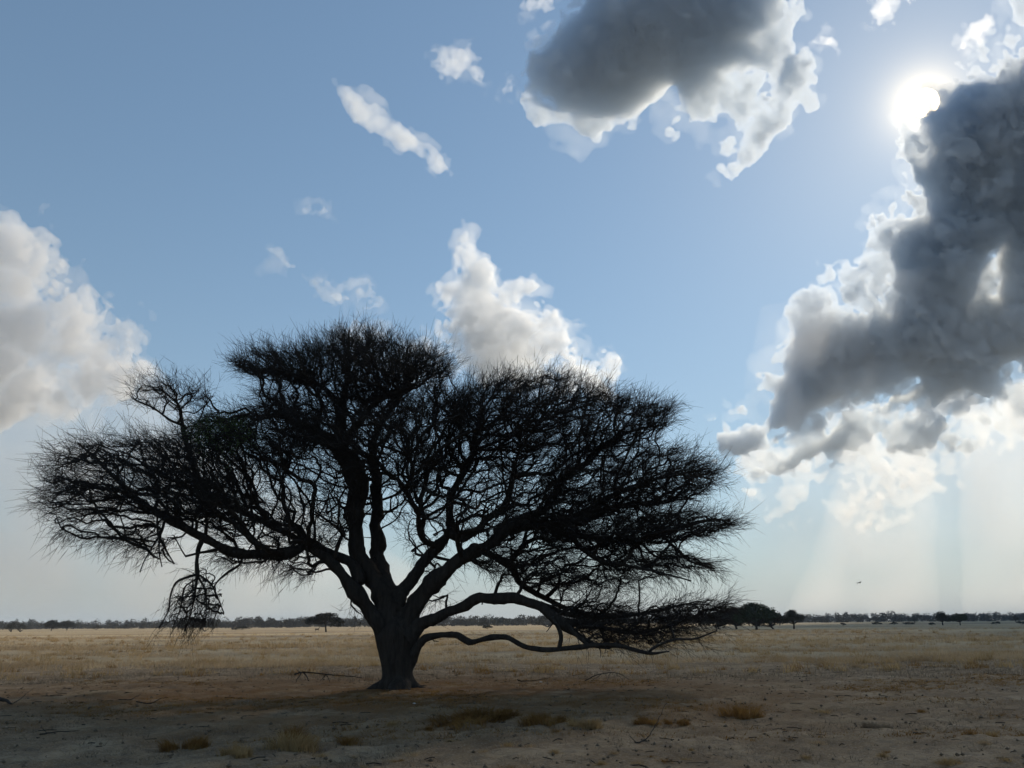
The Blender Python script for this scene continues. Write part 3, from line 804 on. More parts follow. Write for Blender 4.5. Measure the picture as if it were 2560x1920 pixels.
# clods, droppings and bits of bark on the soil
M = 2600
X = rng.uniform(-16, 19, M); Y = 8.6 + 22 * rng.uniform(0, 1, M) ** 1.5
sz = rng.uniform(0.010, 0.038, M)
oct_ = np.array([[1, 0, 0], [-1, 0, 0], [0, 1, 0], [0, -1, 0], [0, 0, 0.8], [0, 0, -0.6]], float)
V = np.stack([X, Y, relief(X, Y) + sz * 0.3], 1)[:, None] + oct_[None] * sz[:, None, None] * rng.uniform(0.5, 1.5, (M, 6, 1))
F = np.array([[0, 2, 4], [2, 1, 4], [1, 3, 4], [3, 0, 4], [2, 0, 5], [1, 2, 5], [3, 1, 5], [0, 3, 5]])
b = NT('dry_clod'); CLOD = b.principled(b.mix(b.noise(b.pos('Object'), 1.7, 3), (0.06, 0.042, 0.028), (0.24, 0.18, 0.125)), 0.95, 0.05)
tag(link('litter', mesh_np('clod_mesh', V.reshape(-1, 3), (np.arange(M)[:, None, None] * 6 + F[None]).reshape(-1, 3), smooth=False), CLOD), 'dark clods and droppings scattered on the bare soil', kind='stuff')

# ------------------------------------------------------------------ single tufts and clumps of grass
def tuft_mesh(kind, seed):
    r = np.random.default_rng(seed)
    n = {'tuft': 150, 'mound': 520, 'mat': 1500}[kind]
    rad_ = np.abs(r.normal(0, 0.33, n)) if kind != 'mat' else np.sqrt(r.uniform(0, 1, n)) * 0.5
    an = r.uniform(0, 6.28, n)
    X = rad_ * np.cos(an); Y = rad_ * np.sin(an) * (0.8 if kind != 'mat' else 0.6)
    if kind == 'mat':
        cn = 11
        cx = r.uniform(-0.38, 0.38, cn); cyy = r.uniform(-0.26, 0.26, cn); pick = r.integers(0, cn, n); ch = r.uniform(0.5, 1.5, cn)
        X = cx[pick] + r.normal(0, 0.085, n); Y = cyy[pick] + r.normal(0, 0.075, n); rad_ = np.hypot(X, Y)
    if kind != 'mat': ch = np.ones(1); pick = np.zeros(n, int)
    h = {'tuft': r.uniform(0.25, 0.62, n), 'mound': r.uniform(0.25, 0.7, n) * np.exp(-rad_ ** 2 * 2.2), 'mat': r.uniform(0.05, 0.20, n) * (ch[pick] if kind == 'mat' else 1)}[kind]
    w = r.uniform(0.010, 0.028, n) * (0.6 if kind != 'tuft' else 1.0)
    a = np.arctan2(Y, X) + r.normal(0, 0.7, n)
    lean = np.clip(rad_ * 1.2 + r.uniform(0.1, 0.7, n), 0, 1.3)
    base = np.stack([X, Y, np.full(n, -0.03)], 1)
    ld = np.stack([np.cos(a), np.sin(a), np.zeros(n)], 1) * (lean * h)[:, None]
    sa = r.uniform(0, 6.28, n); side = np.stack([np.cos(sa), np.sin(sa), np.zeros(n)], 1) * w[:, None] * 0.5
    up = np.array([0, 0, 1.0])
    m1 = base + ld * 0.3 + up * (h * 0.55)[:, None]; tip = base + ld + up * (h * 0.9)[:, None]
    V = np.stack([base - side, base + side, m1 + side * 0.8, m1 - side * 0.8, tip], 1).reshape(-1, 3)
    i = np.arange(n)[:, None] * 5
    return mesh_np('tuft_mesh', V, [i + np.array([[0, 1, 2, 3]]), i + np.array([[3, 2, 4]])], smooth=False)
TUFT = {k: [tuft_mesh(k, 300 + 10 * n + q) for q in range(5)] for n, k in enumerate(('tuft', 'mound', 'mat'))}
TUFT_MATS = {'rust': RUST, 'yellow': YELLOW, 'straw': STRAW, 'grey': GREYG}
def tuft(px, py, wpx, kind, mat, label, group=None, sy=1.0, sz=1.0, k=[0]):
    g = ground_at(px, py)
    size = wpx * g[1] / FOCAL * 1.02
    me0 = TUFT[kind][k[0] % 5]; k[0] += 1
    key = me0.name + mat
    me = bpy.data.meshes.get(key)
    if me is None:
        me = me0.copy(); me.name = key; me.materials.append(TUFT_MATS[mat])
    o = link('grass_tuft', me)
    o.location = (g[0], g[1], float(relief(g[0], g[1])))
    o.scale = (size, size * sy, size * sz)
    o.rotation_euler = (0, 0, random.uniform(-0.5, 0.5))
    tag(o, label, 'grass tuft', group)
    return o
random.seed(4)
zA = lambda x, y: (900 + x / 4.424, 1620 + y / 4.424)
zB = lambda x, y: (400 + x / 4.424, 1600 + y / 4.424)
zC = lambda x, y: (1400 + x / 3.687, 1580 + y / 3.687)
zD = lambda x, y: (2000 + x / 3.95, 1580 + y / 3.95)
tuft(*zA(1300, 800), 150, 'mat', 'rust', 'broad rusty mat of matted dry grass in front of the trunk', sy=2.4, sz=0.9)
tuft(*zA(1480, 760), 90, 'mat', 'rust', 'smaller rusty grass mat overlapping the broad one before the trunk', sy=2.2, sz=1.2)
tuft(*zA(2050, 820), 105, 'mat', 'rust', 'long rusty grass mat beside the broad mat before the trunk', sy=1.9)
tuft(*zB(1490, 1080), 72, 'mound', 'rust', 'tall domed tuft of rusty grass standing highest in the foreground', sz=1.05)
tuft(*zB(1450, 1190), 125, 'mat', 'yellow', 'wide yellowish grass mat at the foot of the tall domed tuft', sy=1.0, sz=1.5)
tuft(*zB(900, 1270), 80, 'mat', 'yellow', 'thin yellow grass patch beside the wide mat', sy=0.9, sz=2.0)
tuft(*zB(280, 1140), 100, 'mat', 'rust', 'low rusty grass patch far from the others on the dark soil', sy=0.9, sz=1.3)
tuft(*zB(2080, 1120), 62, 'mound', 'rust', 'rounded rusty grass clump near the tall domed tuft', sz=0.6)
tuft(*zC(1680, 740), 90, 'mat', 'rust', 'isolated rusty grass clump out on the grey soil beyond the low limb', sy=1.1, sz=1.5)
tuft(*zC(230, 890), 75, 'mat', 'yellow', 'bright straw patch at the front edge of the rusty litter', sy=1.0, sz=1.6)
tuft(*zC(830, 830), 72, 'mat', 'rust', 'rusty grass patch beside the bent dead stem', sy=1.1, sz=1.2)
tuft(*zC(1080, 820), 55, 'mat', 'rust', 'small rusty grass patch behind the bent dead stem', sy=1.1, sz=1.2)
tuft(*zD(740, 890), 62, 'mat', 'grey', 'low grey-brown grass patch on the open soil', sy=1.0, sz=1.3)
tuft(*zD(1470, 1265), 58, 'mound', 'yellow', 'broad pale yellow tuft nearest the corner of the plain', sz=0.5)
tuft(*zD(550, 335), 40, 'mound', 'straw', 'pale tuft standing out from the edge of the grass belt', sz=0.6)
smalls = [zA(360, 870), zA(590, 1150), zA(380, 1220), zA(460, 1210), zA(1640, 1075), zA(1880, 1085), zA(2150, 1145), zA(1650, 1310), zA(1910, 1330), zA(40, 1300),
          zA(1060, 1325), zA(2170, 930), zB(1700, 1405), zB(1340, 1410), zB(1090, 1375), zB(740, 1410), zB(1780, 1270), zB(2150, 1260), zC(1210, 1045), zC(840, 1130),
          zC(1150, 1135), zC(500, 1110), zC(720, 1200), zC(960, 1190), zC(380, 1215), zC(530, 905), zD(230, 755), zD(1195, 760), zD(1260, 915), zD(180, 1035), zD(810, 1155),
          zD(845, 1105), zD(2040, 1275), zD(1820, 1080), zD(1890, 970), zD(1680, 975), zD(50, 1160), zD(810, 690), zD(300, 1310), zA(760, 890), zA(1000, 1000), zA(1370, 1130)]
wid = [34, 36, 26, 16, 30, 27, 27, 36, 30, 22, 28, 24, 30, 32, 14, 24, 36, 20, 15, 18, 26, 24, 32, 30, 28, 18, 38, 20, 20, 32, 26, 20, 28, 32, 34, 34, 28, 28, 48, 24, 24, 26]
LANDMARKS = [((1194, 1801), 'the broad rusty mat'), ((1363, 1805), 'the long rusty mat'), ((737, 1844), 'the tall domed tuft'), ((728, 1869), 'the wide yellowish mat'), ((603, 1887), 'the thin yellow patch'),
             ((870, 1853), 'the rounded rusty clump'), ((1856, 1781), 'the isolated rusty clump'), ((1462, 1821), 'the bright straw patch'), ((1640, 1840), 'the bent dead stem'), ((2187, 1805), 'the low grey-brown patch'),
             ((2372, 1900), 'the broad pale corner tuft'), ((2300, 1822), 'the straight bare stick'), ((1113, 1917), 'the tiny white stone'), ((1036, 1765), 'the white stone on the litter')]
used = {}
for k, ((px, py), w) in enumerate(zip(smalls, wid)):
    mat = ('yellow', 'straw', 'yellow', 'rust')[k % 4]
    size = 'tiny' if w < 22 else 'small' if w < 31 else 'medium'
    kind = 'tuft' if k % 3 else 'mound'
    word = {'yellow': 'yellow', 'straw': 'pale straw', 'rust': 'rusty'}[mat] + (' spiky' if kind == 'tuft' else ' domed')
    for (lx, ly), lm in sorted(LANDMARKS, key=lambda q: math.hypot(px - q[0][0], 2 * (py - q[0][1]))):
        dx, dy = px - lx, (py - ly) * 2
        rel = ('right of ' if dx > 0 else 'left of ') if abs(dx) > abs(dy) else ('in front of ' if dy > 0 else 'behind ')
        lab = f'{size} {word} dry grass tuft {rel}{lm}'
        if lab not in used: break
    used[lab] = 1
    tuft(px, py, w, kind, mat, lab, 'small grass tufts on the bare soil', sz=random.uniform(0.55, 0.85))

# ------------------------------------------------------------------ fallen wood and stones
def at_ground(px, py, dz=0.0):
    g = ground_at(px, py); return np.array([g[0], g[1], float(relief(g[0], g[1])) + dz])
def fallen(label, strokes, name='fallen_branch', cat='branch', main_r=0.02):
    """a dead branch on the ground; strokes are (points, widths): points are (pixel, pixel of its foot, height)"""
    base = at_ground(*strokes[0][0][0][:2])
    root = empty(name, base)
    tag(root, label, cat)
    for n, (pts, w) in enumerate(strokes):
        P = np.array([at_ground(p[0], p[1]) + np.array([0, 0, p[2]]) for p in pts])
        s = np.linspace(0, 1, len(P)); t = np.linspace(0, 1, 4 * len(P))
        Q = np.stack([crom(s, P[:, k], t) for k in range(3)], 1)
        Q += np.random.default_rng(n).normal(0, 0.006, Q.shape)
        V, F, T = tube(Q, w * np.linspace(1, 0.35, len(Q)), 6)
        link('stem' if n == 0 else 'side_twig', mesh_np('stick_mesh', V - base, [F, T]), BARK, root)
    return root
def zz(f, pts): return [(*f(x, y), h) for x, y, h in pts]
fallen('forked dead branch propped on the soil beside the trunk',
       [(zz(zB, [(1480, 480, 0.165), (1560, 480, 0.220), (1700, 475, 0.198), (1900, 470, 0.138), (2100, 465, 0.110), (2240, 460, 0.066)]), 0.026),
        (zz(zB, [(1560, 480, 0.215), (1530, 490, 0.110), (1495, 500, 0.011)]), 0.022), (zz(zB, [(1580, 478, 0.215), (1620, 482, 0.099), (1645, 490, 0.011)]), 0.025),
        (zz(zB, [(1830, 472, 0.154), (1800, 476, 0.077), (1770, 485, 0.011)]), 0.014), (zz(zB, [(1840, 472, 0.149), (1860, 480, 0.066), (1880, 488, 0.011)]), 0.012), (zz(zB, [(1540, 480, 0.220), (1510, 476, 0.275), (1500, 470, 0.308)]), 0.012)])
fallen('arched dead twig lying on the shaded soil beneath the low limb',
       [(zz(zC, [(230, 455, 0.02), (340, 450, 0.2), (470, 450, 0.27), (560, 450, 0.2), (640, 452, 0.04)]), 0.016), (zz(zC, [(400, 450, 0.25), (330, 455, 0.12), (260, 470, 0.02)]), 0.009),
        (zz(zC, [(470, 450, 0.26), (440, 470, 0.12), (380, 490, 0.02)]), 0.008), (zz(zC, [(520, 450, 0.24), (580, 470, 0.1), (600, 500, 0.02)]), 0.008)])
fallen('thin bent dead stem sticking up from the foreground soil',
       [(zz(zC, [(690, 1010, 0.0), (780, 985, 0.03), (850, 960, 0.10), (910, 930, 0.24), (1000, 900, 0.46)]), 0.010), (zz(zC, [(700, 1005, 0.01), (660, 1000, 0.06), (630, 990, 0.1)]), 0.006)], 'dead_stem', 'stem')
zE = lambda x, y: (x / 4.424, 1580 + y / 4.424)
fallen('charred broken branch stub lying at the edge of the shade', [(zz(zE, [(-40, 850, 0.12), (40, 860, 0.1), (110, 870, 0.03)]), 0.05), (zz(zE, [(120, 870, 0.02), (220, 830, 0.1), (340, 780, 0.22)]), 0.010)])
fallen('long thin dead stick lying in front of the shadow', [(zz(zE, [(440, 1115, 0.02), (620, 1105, 0.04), (880, 1085, 0.02)]), 0.013), (zz(zE, [(520, 1112, 0.03), (480, 1090, 0.06), (440, 1070, 0.1)]), 0.006)])
fallen('crooked dead stick lying in the deep shade', [(zz(zE, [(1500, 820, 0.05), (1650, 822, 0.03), (1720, 810, 0.05), (1780, 795, 0.08)]), 0.015), (zz(zE, [(1300, 790, 0.02), (1450, 782, 0.04), (1540, 760, 0.1)]), 0.014)])
fallen('short dark stick lying among rusty litter by the trunk', [(zz(zA, [(1740, 375, 0.06), (1800, 378, 0.04), (1950, 372, 0.05), (2090, 360, 0.08)]), 0.018)])
fallen('straight bare stick lying alone on the open soil', [(zz(zD, [(1110, 960, 0.02), (1200, 963, 0.03), (1280, 960, 0.02)]), 0.010)])
WHITE = NT('pale_stone'); WHITE = WHITE.principled((0.62, 0.60, 0.56), 0.8, 0.2)
def pebble(px, py, r, label):
    g = at_ground(px, py, r * 0.3)
    rg = np.random.default_rng(int(px))
    n = 9; a = np.linspace(-r, r, n * 2)
    Xg, Yg, Zg = np.meshgrid(a * 1.5, a * 1.5, a * 1.5, indexing='ij')
    f = r - np.sqrt(Xg ** 2 + (Yg * 1.2) ** 2 + (Zg * 1.7) ** 2) + vnoise(Xg.shape, (3, 3, 3), rg) * r * 0.12
    V, Q = surface_nets(f)
    o = link('pebble', mesh_np('pebble_mesh', V * (a[1] - a[0]) * 1.5 - r * 1.5, Q), WHITE)
    o.location = tuple(g); tag(o, label, 'stone')
pebble(*zA(600, 640), 0.035, 'small white stone on the rusty litter before the trunk')
pebble(*zA(2000, 382), 0.04, 'small white stone beside the short dark stick')
pebble(*zA(945, 1318), 0.025, 'tiny white stone at the bottom edge of the plain')

# ------------------------------------------------------------------ far trees and bushes
FAR_BARK = BARK
def far_leaf(name, a, c):
    b = NT(name)
    return b.principled(b.mix(b.noise(b.pos('Object'), 0.9, 3), a, c), 0.9, 0.05)
FAR1 = far_leaf('far_scrub', (0.030, 0.030, 0.024), (0.060, 0.056, 0.042))
FAR2 = far_leaf('far_green_scrub', (0.020, 0.032, 0.018), (0.045, 0.062, 0.034))

def leaf_cloud(clumps, per, size, rng):
    """small leaf-and-twig faces spread through ellipsoidal clumps (x, y, z, rx, ry, rz)"""
    C = np.repeat(np.array(clumps), per, 0)
    n = len(C)
    d = unit(rng.normal(0, 1, (n, 3))) * rng.uniform(0.25, 1.08, n)[:, None] ** 0.5
    P = C[:, :3] + d * C[:, 3:]
    a = unit(d * C[:, 3:] + rng.normal(0, 0.5, (n, 3)) * C[:, 3:].mean(1, keepdims=True)) * size * rng.uniform(0.7, 1.6, n)[:, None]
    c = unit(np.cross(a, rng.normal(0, 1, (n, 3)))) * size * 0.35
    V = np.stack([P - c, P + c, P + a], 1).reshape(-1, 3)
    return V, np.arange(3 * n).reshape(-1, 3)

def far_tree(base, w, h, kind, label, cat='tree', name='thorn_tree', mat=FAR1, seed=1, group=None, lean=0.0):
    """kind: flat (umbrella crown), round, bush"""
    rng = np.random.default_rng(seed)
    root = empty(name, base); tag(root, label, cat, group)
    th = {'flat': 0.42, 'round': 0.26, 'dense': 0.14, 'bush': 0.08}[kind] * h
    n = {'flat': 26, 'round': 34, 'dense': 46, 'bush': 14}[kind]
    cl = []
    for k in range(n):
        u = rng.uniform(-1, 1); v = rng.uniform(-0.8, 0.8)
        if kind == 'flat':
            z = h * (0.93 - 0.33 * (u * u + 0.6 * v * v) - rng.uniform(0, 0.2)); rz = h * rng.uniform(0.06, 0.11)
        else:
            z = th + (h - th) * (0.15 + 0.72 * math.sqrt(max(0.02, 1 - u * u)) * rng.uniform(0.35, 1)); rz = h * rng.uniform(0.12, 0.2)
        cl.append((u * w * 0.40 + lean * w * 0.2, v * w * 0.34, z, w * rng.uniform(0.11, 0.2), w * rng.uniform(0.11, 0.2), rz))
    V, F = leaf_cloud(cl, 130 if kind != 'bush' else 90, 0.035 * w + 0.05, rng)
    link('crown', mesh_np('far_crown', V, F, smooth=False), mat, root)
    P = np.array([[0, 0, -0.1], [lean * w * 0.06, 0, th * 0.5], [lean * w * 0.14, 0, th]])
    tubes = [tube(P, np.array([0.055, 0.045, 0.04]) * h, 6)]
    link('trunk', join_tubes('far_trunk', tubes, 0), FAR_BARK, root)
    st = P[-1] if kind != 'bush' else P[0] + [0, 0, 0.1]
    bt = []
    for c in cl[::2]:
        e = np.array(c[:3]); m_ = st * 0.45 + e * 0.55 + np.array([0, 0, -0.05 * h])
        bt.append(tube(np.array([st, m_, e]), np.array([0.028, 0.018, 0.008]) * h, 4))
    link('branches', join_tubes('far_branches', bt, 0), FAR_BARK, root)
    return root

def horizon_y(px): return float(project(np.array([[(px - 1280) / FOCAL * 60000, 60000 * math.cos(0), CAM_Z]]))[0, 1])
def far_at(px, py_base, wpx, hpx):
    g = ground_at(px, py_base)
    dist = np.linalg.norm(g - np.array([0, 0, CAM_Z]))
    return (g[0], g[1], 0.0), wpx * dist / FOCAL, hpx * dist / FOCAL
def ft(px, pyb, wpx, hpx, kind, label, **kw):
    b, w, h = far_at(px, pyb, wpx, hpx)
    return far_tree(b, w, h, kind, label, **kw)
ft(815, 1580, 84, 44, 'flat', 'small flat-topped thorn tree on the bright far grass beyond the trunk', seed=2, lean=-0.25)
ft(1842, 1573, 84, 50, 'dense', 'dark leftmost tree of the dense clump beyond the low limb', seed=3, lean=-0.2)
ft(1892, 1574, 92, 58, 'dense', 'tallest green-topped tree in the dense clump beyond the low limb', seed=4, mat=FAR2)
ft(1934, 1573, 66, 40, 'dense', 'leaning tree at the outer end of the dense clump', seed=5, lean=-0.6)
ft(1796, 1573, 80, 38, 'dense', 'low tree of the dense clump half hidden by the limb tips', seed=6)
ft(1985, 1572, 50, 40, 'round', 'rounded single tree with bent trunk next to the dense clump', seed=7, lean=0.15)
ft(1210, 1567, 30, 16, 'bush', 'small dark bush seen under the arching limb', cat='bush', name='bush', seed=8)
ft(1371, 1568, 62, 40, 'bush', 'large grey bush half hidden behind the arching limb', cat='bush', name='bush', seed=9)
ft(1219, 1573, 26, 10, 'bush', 'pale low shrub on the far grass under the arch', cat='bush', name='bush', seed=10)
ft(28, 1580, 20, 20, 'bush', 'low bush nearest the photo edge on the bright grass', cat='bush', name='bush', seed=11)
ft(50, 1580, 18, 18, 'bush', 'low bush paired with the one at the photo edge', cat='bush', name='bush', seed=12)
ft(128, 1577, 34, 20, 'round', 'low dark tree before the far woodland beyond the hanging bunch', seed=13)
ft(167, 1576, 26, 19, 'round', 'slighter tree next to the low dark one before the woodland', seed=14)
ft(240, 1575, 18, 10, 'bush', 'lone small bush before the far woodland', cat='bush', name='bush', seed=15)
ft(512, 1579, 46, 24, 'bush', 'broad bush standing behind the hanging twig bunch', cat='bush', name='bush', seed=16)
ft(604, 1575, 38, 9, 'bush', 'low sprawling bush on bright grass beyond the hanging bunch', cat='bush', name='bush', seed=17)
ft(2357, 1563, 28, 27, 'round', 'upright dark tree before the blue far woodland', seed=18)
ft(2401, 1563, 36, 24, 'round', 'dark tree with bare stem before the blue far woodland', seed=19, mat=FAR2)
ft(2287, 1557, 12, 12, 'bush', 'small upright bush before the blue woodland', cat='bush', name='bush', seed=20)
ft(2540, 1556, 12, 14, 'bush', 'narrow bush at the far end of the blue woodland', cat='bush', name='bush', seed=21)
for k, (px, pyb, w, where) in enumerate(((2191, 1562, 22, 'first past the rounded single tree with a gap'), (2235, 1562, 16, 'midway between two wider ones'), (2272, 1562, 22, 'just below the small upright bush'), (2331, 1563, 14, 'just left of the upright dark tree'),
        (2491, 1561, 16, 'between the bare-stemmed tree and the narrow bush'), (2553, 1561, 18, 'touching the right photo edge'), (2108, 1564, 14, 'nearest the rounded single tree'), (1050, 1572, 14, 'close beside the trunk'), (1010, 1573, 18, 'peeping past the trunk edge'))):
    ft(px, pyb, w, 6, 'bush', 'tiny scrub bush on the far grass, ' + where, cat='bush', name='bush', seed=30 + k, group='tiny scrub bushes on the far grass')

# the far woodland: one mass of crowns along the horizon, two rows deep
rng = np.random.default_rng(404)
cl = []
def wood_row(x0, x1, n, dist, hm, wm, jitter):
    for px in np.linspace(x0, x1, n) + rng.normal(0, (x1 - x0) / n * 0.4, n):
        D = dist * rng.uniform(1 - jitter, 1 + jitter)
        X = (px - 1280) / FOCAL * D * 1.05; Y = D
        h = hm * rng.uniform(0.72, 1.22); w = wm * rng.uniform(0.6, 1.4)
        for _ in range(5):
            u = rng.uniform(-1, 1)
            cl.append((X + u * w * 0.5, Y + rng.uniform(-3, 3), h * (0.16 + 0.62 * rng.uniform(0, 1) * math.sqrt(max(0.05, 1 - u * u))), w * 0.26, w * 0.26, h * 0.22))
wood_row(-900, 3500, 380, 900, 10.0, 11, 0.10)
wood_row(-600, 3200, 330, 690, 6.6, 9.0, 0.12)
wood_row(560, 1500, 70, 560, 7.0, 9.0, 0.08)
V, F = leaf_cloud(cl, 44, 1.2, rng)
tag(link('woodland', mesh_np('woodland_mesh', V, F, smooth=False), FAR1), 'continuous belt of low thorn woodland along the horizon', kind='stuff')

# ------------------------------------------------------------------ antelope and bird
def blob_mesh(segs, h, pad=0.12, k=0.03):
    """one smooth body from tapered limbs: segs of (a, b, ra, rb)"""
    A = np.array([s[0] for s in segs] + [s[1] for s in segs], float)
    lo = A.min(0) - pad; hi = A.max(0) + pad
    n = ((hi - lo) / h).astype(int) + 2
    G = np.stack(np.meshgrid(*[lo[q] + np.arange(n[q]) * h for q in range(3)], indexing='ij'), -1)
    f = np.full(n, -1.0)
    for a, b, ra, rb in segs:
        a = np.array(a, float); b = np.array(b, float); e = b - a
        t = np.clip(((G - a) @ e) / (e @ e + 1e-9), 0, 1)
        d = ra + (rb - ra) * t - np.linalg.norm(G - a - t[..., None] * e, axis=-1)
        q = np.maximum(k - np.abs(f - d), 0) / k
        f = np.maximum(f, d) + q * q * k * 0.25
    V, Q = surface_nets(f)
    return mesh_np('body_mesh', lo + V * h, Q)
g = ground_at(792, 1580.5)
b = NT('antelope_coat')
COAT = b.principled(b.mix(b.noise(b.pos('Object'), 3.0, 2), (0.10, 0.065, 0.04), (0.16, 0.105, 0.065)), 0.9, 0.1)
segs = [((-0.34, 0, 0.66), (0.0, 0, 0.64), 0.13, 0.135), ((0.0, 0, 0.64), (0.30, 0, 0.68), 0.135, 0.155), ((0.32, 0, 0.74), (0.46, 0, 0.94), 0.10, 0.06), ((0.46, 0, 0.94), (0.50, 0, 1.0), 0.065, 0.062),
        ((0.50, 0, 1.0), (0.66, 0, 0.94), 0.058, 0.03), ((-0.44, 0, 0.68), (-0.50, 0, 0.52), 0.035, 0.015)]
for s in (-1, 1):
    segs += [((0.30, 0.07 * s, 0.58), (0.31, 0.075 * s, 0.34), 0.06, 0.03), ((0.31, 0.075 * s, 0.34), (0.30, 0.075 * s, 0.02), 0.028, 0.02),
             ((-0.33, 0.07 * s, 0.62), (-0.28, 0.08 * s, 0.44), 0.10, 0.05), ((-0.28, 0.08 * s, 0.44), (-0.38, 0.08 * s, 0.27), 0.045, 0.026), ((-0.38, 0.08 * s, 0.27), (-0.36, 0.08 * s, 0.02), 0.025, 0.02),
             ((0.46, 0.05 * s, 1.03), (0.43, 0.12 * s, 1.12), 0.025, 0.015)]
buck = link('antelope', blob_mesh(segs, 0.018), COAT)
buck.location = (g[0], g[1], 0.0); buck.rotation_euler = (0, 0, R_(8))
tag(buck, 'small brown antelope walking under the far flat-topped tree', 'antelope')
HORN = NT('horn'); HORN = HORN.principled((0.03, 0.027, 0.025), 0.6)
for s in (-1, 1):
    V, Q, T = tube(np.array([[0.49, 0.03 * s, 1.05], [0.47, 0.04 * s, 1.15], [0.49, 0.06 * s, 1.26]]), np.array([0.014, 0.011, 0.005]), 6)
    link('horn', mesh_np('horn_mesh', V, [Q, T]), HORN, buck)

bp = at(2148, 1457, 120.0)
segs = [((-0.20, 0, 0), (0.16, 0, 0.01), 0.045, 0.07), ((0.16, 0, 0.01), (0.27, 0, 0.03), 0.06, 0.035), ((0.27, 0, 0.03), (0.33, 0, 0.02), 0.025, 0.008), ((-0.2, 0, 0), (-0.38, 0, -0.01), 0.04, 0.025)]
for s in (-1, 1):
    segs += [((0.08, 0.04 * s, 0.03), (0.12, 0.28 * s, 0.09), 0.05, 0.035), ((0.0, 0.06 * s, 0.02), (0.02, 0.3 * s, 0.08), 0.04, 0.03), ((0.12, 0.28 * s, 0.09), (-0.02, 0.6 * s, 0.05), 0.035, 0.012), ((0.02, 0.3 * s, 0.08), (-0.06, 0.55 * s, 0.05), 0.03, 0.012)]
PLUM = NT('dark_plumage'); PLUM = PLUM.principled((0.02, 0.019, 0.018), 0.8)
bird = link('bird', blob_mesh(segs, 0.016, 0.1, 0.03), PLUM)
bird.location = tuple(bp); bird.rotation_euler = (R_(-12), 0, R_(12))
tag(bird, 'dark bird gliding low in the pale sky', 'bird')

# ------------------------------------------------------------------ the dusty air over the plain
hz = NT('dusty_air')
pv = hz.n('VolumePrincipled')
pv.inputs['Color'].default_value = (0.80, 0.88, 1.0, 1); pv.inputs['Density'].default_value = 0.00013; pv.inputs['Anisotropy'].default_value = 0.2
hz.t.links.new(pv.outputs[0], hz.out.inputs['Volume'])
x0, x1, y0, y1, z0, z1 = -9050, 9050, -350, 9050, -1.3, 14.0
V = np.array([(x, y, z) for x in (x0, x1) for y in (y0, y1) for z in (z0, z1)], float)
haze = link('haze', mesh_np('haze_mesh', V, np.array([[0, 1, 3, 2], [4, 6, 7, 5], [0, 4, 5, 1], [2, 3, 7, 6], [0, 2, 6, 4], [1, 5, 7, 3]]), smooth=False), hz.m)
tag(haze, 'thin dusty air over the plain', kind='stuff')
# ------------------------------------------------------------------ clouds
def zoomed(x0, y0, s, pts):
    return [(x0 + x / s, y0 + y / s) for x, y in pts]

CLOUD_MATS = {}
def cloud_mat(density, g, col=(1, 1, 1)):
    key = (density, g, col)
    if key not in CLOUD_MATS:
        b = NT('cloud_vapour')
        v = b.n('VolumePrincipled')
        v.inputs['Color'].default_value = (*col, 1)
        v.inputs['Density'].default_value = density; v.inputs['Anisotropy'].default_value = g
        b.t.links.new(v.outputs[0], b.out.inputs['Volume'])
        CLOUD_MATS[key] = b.m
    return CLOUD_MATS[key]

